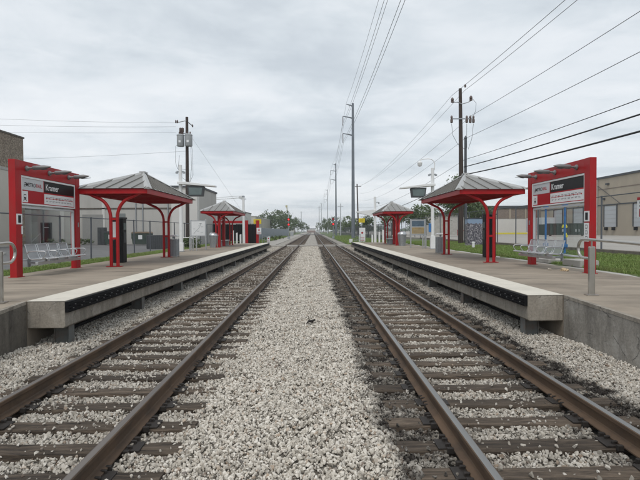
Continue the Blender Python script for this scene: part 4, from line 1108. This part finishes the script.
MB().b(0, 16, 0, 30, 0, 3.15).build('lower_wall', WHITEW, b); MB().b(-.05, 16.05, -.05, 30, 3.15, 5.2).build('upper_wall', BROWNB, b); MB().b(-.15, 16.2, -.2, 30.1, 5.2, 5.75).build('roof', TRIMD, b)
for x in (2.5, 5.4, 8.6): MB().b(x - .12, x + .12, -.1, -.055, 3.15, 5.2).build('pilaster', TANW, b)
tag(MB().b(28, 42, 93.5, 93.75, .8, 1.12).build('yellow_kerb', YTAPE, bevel=.02), 'yellow painted kerb in front of the white and brown building', 'kerb')
b = building('far_dark_shed', (20.5, 88, .5), 'low grey building behind the trees beyond the right fence')
MB().b(0, 12, 0, 12, 0, 4.0).build('wall', CONCL, b); MB().b(-.3, 12.3, -.3, 12.3, 4.0, 4.3).build('roof', TRIMD, b)
# roll off container
t = thing('roll_off_container', (34.6, 66, .8), 'long dark green roll off waste container on the right lot', 'container')
MB().b(-3.0, 3.0, -1.2, 1.2, .15, 1.62).build('body', GREEND, t, bevel=.02)
m = MB()
for k in range(13): x = -2.9 + k * .483; m.b(x - .05, x + .05, -1.28, -1.203, .15, 1.6)
m.build('ribs', GREEND, t); MB().b(-3.05, 3.05, -1.3, -1.205, 1.623, 1.74).build('top_rim', GREEND, t)
for x in (-2.2, 2.2): MB().lathe((0, 0, 0), [(.15, -.1), (.15, .1)], 12).build('wheel', RUBBER, t).location = (x, -.9, .15)
m = MB()
for x in (-.7, -.35, 1.1, 1.5): m.b(x, x + .14, -1.207, -1.2035, .6, .95)
m.build('painted_mark', SIGNG, t)
# brick pier box white on lot
tag(MB().b(38.4, 40.6, 80, 86, 1.3, 3.7).build('white_trailer', DOORW, bevel=.05), 'white box trailer parked behind the green container', 'trailer')
# red pipe barrier
t = thing('pipe_barrier', (24.2, 80, .8), 'red pipe barrier at the edge of the far right lot', 'barrier')
for x in (0, 1.5): MB().tube([(x, 0, 0), (x, 0, .95)], .07, 8).build('post', REDLT, t)
MB().tube([(-.1, 0, .85), (1.6, 0, .85)], .06, 8).build('rail', REDLT, t)

# ------------------------------------------------------------------ small rail signs and signals
def sign_on_post(loc, w, h, ztop, mt, lab, marks=None, name='track_sign'):
    t = thing(name, loc, lab, 'sign')
    MB().tube([(0, 0, 0), (0, 0, ztop)], .04, 8).build('post', GALV, t, smooth=40)
    p = MB().b(-w / 2, w / 2, -.065, -.045, ztop - h, ztop).build('sign_plate', mt, t)
    if marks == 'text':
        m = MB()
        for k in range(3): m.b(-w * .30, w * .30, -.07, -.066, ztop - h * (.3 + .2 * k) - h * .022, ztop - h * (.3 + .2 * k) + h * .022)
        m.build('lettering', BLACK, p)
    if marks == 'red':
        MB().lathe((0, 0, 0), [(w * .17, -.002), (w * .17, .002)], 16).build('red_disc', REDP, p).matrix_local = Matrix.Translation((0, -.068, ztop - h * .35)) @ Matrix.Rotation(R(90), 4, 'X')
        m = MB()
        for k in range(3): m.b(-w * .36, w * .36, -.07, -.066, ztop - h * (.72 + .09 * k), ztop - h * (.69 + .09 * k))
        m.build('lettering', REDP, p)
sign_on_post((-6.75, 58.5, 0.), .95, .55, 3.15, YEL, 'yellow sign at the far end of the left platform', 'text')
sign_on_post((-6.35, 56.6, .0), .55, .75, 2.1, SIGNW, 'white prohibition sign with red mark below the yellow sign on the left', 'red')
sign_on_post((-5.75, 62, -.1), .42, .7, 1.1, SIGNW, 'small white and red sign low beside the corrugated fence', 'red')
sign_on_post((6.35, 62.5, 0.), .8, .55, 3.3, YEL, 'yellow sign beside the monopole beyond the right platform', 'text')
sign_on_post((6.1, 59.5, .0), .75, 1.75, 2.05, SIGNW, 'tall white sign with red mark beside the right platform end', 'red')
sign_on_post((4.9, 62, -.1), .42, .5, .75, SIGNW, 'little white marker sign low in the grass right of the tracks', None)
def signal(loc, lab, square):
    t = thing('railway_signal', loc, lab, 'signal', 'lit red railway signals')
    MB().tube([(0, 0, 0), (0, 0, 4.3 if not square else 4.6)], .09, 10).build('mast', GALV, t, smooth=40)
    MB().b(-.3, .3, -.3, .3, 0, .5).build('base_case', GALV, t)
    for k, zz in enumerate((3.25, 4.4)):
        lit = True
        b_ = MB().lathe((0, 0, 0), [(.33, 0), (.33, .03)], 20).build('target_disc', BLKP, t); b_.rotation_euler = (R(90), 0, 0); b_.location = (0, -.14, zz)
        if square and k == 1:
            MB().b(-.2, .2, -.22, .22, .031, .05).build('lens', REDLT, b_)
        else: MB().lathe((0, 0, .031), [(.20, 0), (.18, .03), (.10, .05)], 16).build('lens', REDLAMP, b_, smooth=40)
    return t
signal((-5.55, 110, -.1), 'signal mast with two lit red lights left of the tracks', False)
signal((4.55, 108, -.1), 'signal mast with one lit red light right of the tracks', True)
tag(MB().b(-.5, .5, -.4, .4, 0, 1.5).build('equipment_case', ALU, bevel=.02, loc=(-6.6, 150, 0)), 'silver equipment case left of the far tracks', 'cabinet')

# ------------------------------------------------------------------ transmission line of steel monopoles
def wire(p, q, sag, r, name, lab, cat='wire', group=None, n=28, mt=None):
    p, q = Vector(p), Vector(q); pts = []
    for i in range(n + 1):
        k = i / n; v = p.lerp(q, k); v.z -= sag * 4 * k * (1 - k); pts.append(v)
    o = MB().tube(pts, r, 5).build(name, mt or WIREM, smooth=60); return tag(o, lab, cat, group)
WIREM = mat('weathered cable', (.10, .105, .11), .6, .2, var=.05)
WIREB = mat('black cable', (.012, .012, .014), .6, var=.05)
def monopole(x, y, ztop, lab, mt, arms=True, rb=.30):
    t = thing('steel_monopole', (x, y, -.2), lab, 'pole', 'monopoles of the transmission line right of the tracks')
    h = ztop + .2
    MB().tube([(0, 0, 0), (0, 0, h)], rb, 14, rs=[rb * 1.12, rb * .62]).build('shaft', mt, t, smooth=40)
    MB().lathe((0, 0, 0), [(rb * 1.5, 0), (rb * 1.5, .08)], 14).build('base_flange', mt, t)
    if arms:
        for k, (dz, ln) in enumerate(((-.25, 1.15), (-2.35, 1.75), (-5.35, 1.75))):
            a = MB().tube([(0, 0, h + dz - .25), (-ln * .5, 0, h + dz - .05), (-ln, 0, h + dz + .1)], .1, 8, rs=[.13, .1, .06]).build('arm', mt, t, smooth=40)
            if k: MB().tube([(-ln, 0, h + dz + .05), (-ln, 0, h + dz - 1.5)], .06, 6).build('insulator', INSUL, a)
    return t
MP = [(7.1, 84.5), (7.7, 160), (8.0, 262), (6.9, 390)]
for i, (x, y) in enumerate(MP):
    monopole(x, y, 24 - .0 * i, ('tallest looking grey monopole with three arms, just beyond the right platform', 'second monopole with three arms, behind the tallest one', 'third monopole, small and pale in the distance', 'farthest thin monopole close to the end of the tracks')[i], MONO if i < 2 else PALEPOLE)
chain = [(6.6, -30)] + MP
for i in range(len(chain) - 1):
    (xa, ya), (xb_, yb) = chain[i], chain[i + 1]
    for k, (dx, z_) in enumerate(((-1.15, 24.0), (-1.75, 20.2), (-1.75, 17.2))):
        for j in ((-.12, .12) if k else (0,)):
            wire((xa + dx + j, ya, z_), (xb_ + dx + j, yb, z_), (2.6 if i == 0 else 2.2), .016, 'power_line', 'thin %s conductor of the monopole line, %s' % (('top', 'middle', 'lowest')[k], 'span over the camera' if i == 0 else 'spans between the monopoles'), 'power line', 'conductors of the monopole line')
for (x, y, z_, rb, mt, lab) in ((8.9, 155, 10.4, .20, PALEPOLE, 'plain pale pole behind the right signal'), (3.9, 300, 17, .3, PALEPOLE, 'thin distant pole right of the vanishing tracks'), (-8, 330, 15, .3, PALEPOLE, 'thin distant pole left of the vanishing tracks'), (-21, 420, 18, .35, PALEPOLE, 'farthest thin pole left of the tracks'), (-9.6, 190, 9.5, .2, PALEPOLE, 'slim pole by the trees left of the tracks')):
    t = thing('distant_pole', (x, y, 0), lab, 'pole'); MB().tube([(0, 0, 0), (0, 0, z_)], rb, 8, rs=[rb, rb * .6]).build('shaft', mt, t, smooth=40); MB().b(-.9, .9, -.06, .06, z_ - 1.0, z_ - .85).build('crossarm', mt, t)

# ------------------------------------------------------------------ wood pole line on the right
def insul(m, p, h=.22, r=.06):
    m.lathe(p, [(r * .5, 0), (r, .02), (r, h * .3), (r * .6, h * .35), (r, h * .45), (r, h * .7), (r * .4, h)], 10)
WX, WY = 11.75, 38.
t = thing('wooden_utility_pole', (WX, WY, .6), 'tall dark wooden utility pole behind the near right shelter', 'utility pole')
MB().tube([(0, 0, 0), (.02, 0, 6), (-.05, 0, 12.3)], .17, 12, rs=[.21, .18, .125]).build('shaft', WOODP, t, smooth=40)
a = MB().tube([(0, -.15, 11.05), (-.32, -.15, 11.2), (-.72, -.15, 11.15)], .04, 6).tube([(0, -.15, 11.05), (.4, -.15, 11.15), (.75, -.15, 11.3)], .04, 6).build('bracket_arm', GALV, t)
m = MB(); insul(m, (-.72, -.15, 11.15), .4, .12); insul(m, (.75, -.15, 11.3), .4, .12); insul(m, (.3, -.15, 12.35), .25, .08); m.build('insulator', INSUL, a, smooth=40)
a = MB().b(-.85, .98, -.2, -.12, 9.85, 9.93).build('crossarm', GALV, t)
m = MB()
for x in (-.78, .42, .70, .95): m.lathe((x, -.15, 9.55), [(.04, 0), (.11, .05), (.11, .28), (.06, .32), (.09, .4), (.09, .5), (.03, .6)], 10)
m.build('fuse_cutout', INSUL, a, smooth=40)
m = MB()
for pts in (((.75, -.15, 11.6), (1.15, -.2, 11.1), (1.1, -.2, 10.5), (.95, -.15, 10.1)), ((.42, -.15, 9.5), (.4, -.2, 8.6), (.45, -.1, 7.6)), ((.95, -.15, 9.5), (.8, -.2, 8.3), (.55, -.1, 7.5)), ((-.78, -.15, 9.5), (-.7, -.2, 8.6), (-.3, -.15, 7.9), (.3, -.1, 7.5))): m.tube(pts, .014, 5)
m.build('jumper_cable', WIREB, t)
t = thing('cable_riser_pole', (12.22, WY + .3, .6), 'shorter grey riser pole standing right beside the wooden utility pole', 'utility pole')
MB().tube([(0, 0, 0), (0, 0, 8.4)], .11, 10, rs=[.13, .10]).build('shaft', DKSTEEL, t, smooth=40); MB().lathe((0, 0, 8.4), [(.11, 0), (.13, .05), (.03, .25)], 10).build('cap', DKSTEEL, t)
t = thing('wooden_utility_pole', (11.6, 122, .2), 'thin leaning wooden pole by the yellow sign beyond the right platform', 'utility pole')
MB().tube([(0, 0, 0), (-.35, 0, 13.3)], .17, 10, rs=[.2, .14]).build('shaft', WOODP, t, smooth=40); MB().b(-.9, .7, -.05, .05, 12.6, 12.72).build('crossarm', WOODP, t)
labs = ['highest', 'second highest', 'third', 'fourth', 'fifth', 'sixth', 'lowest']
for k, (z_, xo, r, mt) in enumerate(((12.75, .3, .014, WIREM), (12.35, -.72, .014, WIREM), (10.75, .8, .014, WIREM), (8.95, .3, .014, WIREM), (7.3, .3, .018, WIREB), (6.72, .25, .035, WIREB), (6.1, .25, .042, WIREB))):
    sg = .9 if k < 4 else 1.0
    wire((WX + xo, WY, z_), (WX + xo, -34, z_ + .1), sg, r, 'overhead_cable', '%s cable running from the right wooden pole over the grass to the upper right' % labs[k], 'overhead cable', 'cables of the wooden pole line', mt=mt)
    if k in (0, 1, 2, 3, 4, 6): wire((WX + xo, WY, z_), (11.4 + xo * .8, 122, z_ + .3), 1.4, r * .8, 'overhead_cable', '%s cable running from the right wooden pole away along the fence' % labs[k], 'overhead cable', 'cables of the wooden pole line', mt=WIREM)
# left pole with transformers
PX_, PY_ = -11.45, 44.
t = thing('wooden_utility_pole', (PX_, PY_, .42), 'dark wooden utility pole with two grey transformers behind the left platform', 'utility pole')
MB().tube([(0, 0, 0), (.05, 0, 11.7)], .16, 12, rs=[.19, .125]).build('shaft', WOODP, t, smooth=40)
a = MB().tube([(-.9, -.2, 11.15), (0, -.1, 11.35), (.5, .3, 10.95)], .045, 6).build('crossarm', GALV, t); m = MB()
for x in (-.9, -.75): insul(m, (x, -.2, 11.1), .3, .07)
insul(m, (.48, .3, 10.85), .25, .07); m.build('insulator', INSUL, a, smooth=40)
a = MB().b(-.5, .05, -.2, -.14, 10.15, 10.22).build('cutout_arm', GALV, t); m = MB()
for x in (-.48, -.3): m.lathe((x, -.2, 9.95), [(.03, 0), (.08, .05), (.08, .3), (.12, .35), (.12, .7), (.04, .75)], 8)
m.build('fuse_cutout', INSUL, a, smooth=40)
for x, yo in ((-.48, -.22), (.27, -.32)):
    c_ = MB().lathe((x, yo, 9.0 + .0), [(.30, 0), (.33, .04), (.33, .95), (.35, .97), (.35, 1.02), (.25, 1.10), (.06, 1.14)], 18).build('transformer', XFMR, t, smooth=40)
    m = MB(); insul(m, (x - .12, yo, 10.1), .22, .06); insul(m, (x + .14, yo, 10.1), .22, .06); m.build('bushing', INSUL, c_, smooth=40)
    MB().b(x - .1, x + .1, yo - .35, yo - .325, 9.3, 9.5).build('rating_plate', SIGNW, c_)
m = MB()
for pts in (((-.5, -.2, 9.5), (-.95, -.2, 9), (-.98, -.2, 7.6), (-.8, -.2, 7.0), (0, -.1, 6.9)), ((-.6, -.2, 8.2), (-.75, -.2, 7), (-.4, -.2, 6.2), (0, -.1, 5.9)), ((.45, -.3, 9.4), (.62, -.3, 8.4), (.6, -.2, 6.4), (.1, -.1, 5.4)), ((.45, -.3, 9.3), (.5, -.3, 7), (.3, -.2, 5.8), (0, -.1, 5.6))): m.tube(pts, .013, 5)
m.build('jumper_cable', WIREB, t)
for k, (z0, z1, zz) in enumerate(((11.55, 15.2, .5), (10.7, 13.3, .5), (11.2, 14.2, .5), (9.0, 9.2, .5))):
    wire((PX_ - (.9 if k < 3 else 0), PY_ - .2, z0), (-60, PY_ + 4, z1), .6, .009, 'overhead_cable', '%s cable running left from the transformer pole' % ('highest', 'third highest', 'second highest', 'lowest')[k], 'overhead cable', 'cables left of the transformer pole')
wire((PX_ + .05, PY_, 10.9), (-6.4, 62, .2), .0, .007, 'guy_wire', 'thin guy wire slanting down right from the transformer pole', 'guy wire')

# ------------------------------------------------------------------ cranes far away
t = thing('mobile_crane', (-14.5, 330, 0), 'yellowish lattice crane boom rising above the trees left of the tracks', 'crane')
MB().b(-2, 2, -3, 3, .5, 3).build('cab', CONCL, t)
m = MB(); p0 = Vector((0, 0, 3)); p1 = Vector((-3.6, 0, 18.5))
for o_ in (-.45, .45):
    for o2 in (-.45, .45): m.tube([p0 + Vector((o_, o2, 0)), p1 + Vector((o_ * .4, o2 * .4, 0))], .12, 4)
for k in range(14): a_ = p0.lerp(p1, k / 14); b_ = p0.lerp(p1, (k + 1) / 14); s_ = .45 if k % 2 else -.45; m.tube([a_ + Vector((s_, -.4, 0)), b_ + Vector((-s_, -.4, 0))], .09, 4)
m.box(p1, (1.3, 1, 1.3)); m.build('boom', mat('faded crane yellow', (.45, .40, .22), .6), t)
t = thing('tower_crane', (-72, 330, 0), 'pale tower crane jib showing faintly above the left shed', 'crane')
PALEC = mat('pale crane lattice', (.55, .56, .56), .6)
m = MB()
for o_ in (-.8, .8):
    for o2 in (-.8, .8): m.tube([(o_, o2, 0), (o_, o2, 26)], .14, 4)
m.build('mast', PALEC, t)
m = MB()
for o_ in (-.5, .5): m.tube([(-2, o_, 22.6), (24, o_, 24.5)], .13, 4)
m.tube([(-2, 0, 24.2), (24, 0, 25.8)], .13, 4)
for k in range(20): x = -2 + k * 1.3; zl = 22.6 + (x + 2) * .073; m.tube([(x, -.5, zl), (x + .65, 0, zl + 1.6), (x + 1.3, -.5, zl + .1)], .08, 4)
m.box((22.5, 0, 24.6), (2.2, 1.2, 1.6)); m.build('jib', PALEC, t)

# ------------------------------------------------------------------ trees and shrubs
def tree(loc, crowns, leaf, n, lm, lab, cat='tree', name='tree', trunk=None, group=None, seed=0, wisp=.3):
    """crowns: list of (x,y,z, rx,ry,rz) lobes relative to loc; leaves are individual faces grouped in clumps"""
    r = random.Random(seed); t = thing(name, loc, lab, cat, group)
    m = MB(); tot = sum(c[3] * c[4] * c[5] for c in crowns) ** 1
    for (cx, cy, cz, rx, ry, rz_) in crowns:
        nc = max(8, int(n * rx * ry * rz_ / tot / 28))
        for _ in range(nc):
            u = Vector((r.gauss(0, 1), r.gauss(0, 1), r.gauss(0, 1))).normalized() * (r.uniform(.25, 1) ** .45) * r.uniform(.85, 1.12 + wisp * .3)
            c = Vector((cx + u.x * rx, cy + u.y * ry, cz + u.z * rz_)); cr = r.uniform(.16, .32) * min(rx, rz_)
            for _k in range(28):
                p = c + Vector((r.gauss(0, 1), r.gauss(0, 1), r.gauss(0, .8))) * cr * .75
                a = Vector((r.gauss(0, 1), r.gauss(0, 1), r.gauss(0, .7))).normalized(); b_ = a.cross(Vector((r.gauss(0, 1), r.gauss(0, 1), r.gauss(0, 1)))).normalized()
                s_ = leaf * r.uniform(.6, 1.3)
                m.add([p - a * s_, p - b_ * s_ * .45, p + a * s_, p + b_ * s_ * .45], [(0, 1, 2, 3)])
    me = bpy.data.meshes.new('crown'); me.from_pydata(m.v, [], m.f); me.materials.append(lm)
    o = bpy.data.objects.new('crown', me); COL.objects.link(o); o.parent = t
    if trunk:
        th, tr_ = trunk; m = MB(); m.tube([(0, 0, -.3), (.1, .05, th * .5), (.0, .1, th)], tr_, 8, rs=[tr_ * 1.3, tr_, tr_ * .7])
        for (cx, cy, cz, rx, ry, rz_) in crowns:
            m.tube([(0, .1, th * .8), (cx * .5, cy * .5, (th + cz) * .5), (cx * .95, cy * .95, cz + rz_ * .3)], tr_ * .4, 6, rs=[tr_ * .6, tr_ * .4, tr_ * .15])
        m.build('trunk', TRUNK, t, smooth=60)
    return t
tree((20.3, 66, .8), [(0, 0, 5.4, 2.2, 2.2, 2.6), (-1.2, 0, 4.3, 1.8, 1.8, 1.5), (1.6, .3, 4.2, 2.0, 2, 1.5), (.3, 0, 7.6, 1.2, 1.2, 1.2)], .17, 5200, LEAF, 'tall dark tree behind the near right shelter roof, top peeking over it', trunk=(4, .2), seed=1)
tree((24.4, 72, .8), [(0, 0, 3.8, 2.2, 2.0, 1.2), (1.4, 0, 3.4, 1.4, 1.4, .9)], .17, 3000, LEAF, 'lower rounded dark tree right of the tall one, behind the right fence', trunk=(2.6, .15), seed=2)
tree((18.4, 80, .5), [(0, 0, 3.8, 2.6, 2.4, 1.5), (-2.1, 0, 3.4, 1.8, 1.8, 1.3)], .18, 4000, LEAF, 'spreading dark tree between the notice board and the near right shelter', trunk=(2.4, .16), seed=3)
tree((15.2, 92, .5), [(0, 0, 3.4, 2.2, 2, 1.5), (1.2, 0, 4.0, 1.5, 1.5, 1.1)], .18, 2600, LEAF2, 'paler bushy tree behind the notice board on the right', trunk=(2.2, .14), seed=4)
tree((11.9, 104, .2), [(0, 0, 3.0, 1.9, 1.9, 1.6)], .2, 1600, LEAF, 'small dark tree behind the far right shelter', trunk=(1.8, .12), seed=5)
for i, (x, y, s_, lab) in enumerate(((12.5, 150, 1.0, 'rounded bush tree behind the slatted fence, nearest of the far right row'), (14, 180, 1.3, 'bushy tree in the far right row behind the second monopole'), (10.5, 230, 1.5, 'dark tree in the far right row behind the right signal'), (9.5, 300, 1.7, 'dark tree in the far right row near the end of the tracks'), (8.6, 400, 1.9, 'farthest dark tree on the right where the tracks vanish'))):
    tree((x, y, .1), [(0, 0, 3.4 * s_, 2.6 * s_, 2.6 * s_, 2.0 * s_), (1.6 * s_, 0, 2.6 * s_, 2 * s_, 2 * s_, 1.6 * s_), (-1.7 * s_, 0, 2.4 * s_, 1.8 * s_, 1.8 * s_, 1.6 * s_)], .26 * s_, 1100, (LEAF, LEAF2, LEAF2, LEAF, LEAF2)[i], lab, trunk=(2.2 * s_, .16), seed=10 + i, group='trees right of the far tracks')
for i, (x, y, s_, lab) in enumerate(((-21.5, 226, 2.1, 'leftmost big tree beyond the beige shed'), (-16.2, 236, 2.35, 'tallest tree beyond the beige shed, left of the left signal'), (-12.6, 215, 1.9, 'tree directly behind the left signal'), (-10.2, 270, 1.8, 'lower tree right of the left signal'), (-7.6, 400, 1.6, 'farthest tree on the left where the tracks vanish'))):
    tree((x, y, .1), [(0, 0, 3.5 * s_, 1.9 * s_, 1.9 * s_, 1.7 * s_), (1.2 * s_, 0, 2.5 * s_, 1.6 * s_, 1.6 * s_, 1.5 * s_), (-1.3 * s_, 0, 2.6 * s_, 1.6 * s_, 1.6 * s_, 1.5 * s_)], .24 * s_, 1350, (LEAF, LEAF2, LEAF, LEAF2, LEAF)[i], lab, trunk=(2.0 * s_, .2), seed=20 + i, group='trees left of the far tracks')
tree((-8.95, 34.6, .5), [(0, 0, .42, .55, .4, .42), (.5, 0, .40, .45, .4, .4)], .06, 1500, LEAF, 'dark clipped shrub under the white map board', cat='shrub', name='shrub', seed=30)
for i, (x, y, lab, w_) in enumerate(((-26.2, 49.2, 'low dark shrub row beside the warehouse door', 1.5), (-23.2, 49.2, 'short dark shrub row to the right of the warehouse door', .8))):
    tree((x, y, .45), [(0, 0, .3, w_, .4, .34)], .08, 700, LEAF, lab, cat='shrub', name='shrub', seed=50 + i)
for i, (x, y, lab) in enumerate(((-7.3, 76, 'first weedy bush at the foot of the corrugated fence'), (-7.2, 88, 'second weedy bush at the foot of the corrugated fence'), (-6.9, 101, 'weedy bush at the foot of the fence near the left signal'))):
    tree((x, y, .0), [(0, 0, .35, .8, 1.1, .4)], .09, 700, LEAF2, lab, cat='shrub', name='shrub', seed=31 + i, group='weedy bushes along the corrugated fence')
# distant wood closing the horizon
m = MB(); r = random.Random(99)
for side, xa, xb_ in ((-1, -600, -22), (1, 20, 600)):
    for _ in range(9000):
        x = r.uniform(xa, xb_); y = 520 + abs(x) * .15 + r.uniform(0, 30); top = 6 + 3 * math.sin(x * .05) + 2 * math.sin(x * .17 + 1); p = Vector((x, y, r.uniform(0, top)))
        a = Vector((r.gauss(0, 1), r.gauss(0, 1), r.gauss(0, 1))).normalized(); b_ = a.cross(Vector((r.gauss(0, 1), r.gauss(0, 1), r.gauss(0, 1)))).normalized(); s_ = r.uniform(.9, 1.8)
        m.add([p - a * s_, p - b_ * s_ * .5, p + a * s_, p + b_ * s_ * .5], [(0, 1, 2, 3)])
me = bpy.data.meshes.new('distant_wood'); me.from_pydata(m.v, [], m.f); me.materials.append(LEAF)
o = bpy.data.objects.new('distant_wood', me); COL.objects.link(o); tag(o, 'far off line of dark trees along the horizon', kind='stuff')
# something pale and reddish closing the view down the tracks
b = building('distant_low_building', (-2, 470, -.2), 'tiny pale low building with dull brick base where the tracks vanish')
MB().b(-4, 4.5, 0, 10, 0, 2.0).build('lower_wall', mat('dull brick', (.24, .17, .145), .9), b); MB().b(-4, 4.5, .1, 10, 2.0, 3.6).build('upper_wall', WHITEW, b); MB().b(-4.3, 4.8, -.3, 10.3, 3.6, 4).build('roof', TRIMD, b)

# ------------------------------------------------------------------ air
hm, hnt, hb_ = newmat('pale haze'); hnt.nodes.remove(hb_)
pv = N(hnt, 'ShaderNodeVolumePrincipled'); pv.inputs['Color'].default_value = (.86, .90, .95, 1); pv.inputs['Density'].default_value = .0005; pv.inputs['Anisotropy'].default_value = .1
hnt.links.new(pv.outputs[0], hnt.nodes['Material Output'].inputs['Volume'])
tag(MB().b(-910, 910, -160, 1310, -1.7, 34).build('haze', hm), kind='stuff', label='faint pale haze in the distance')
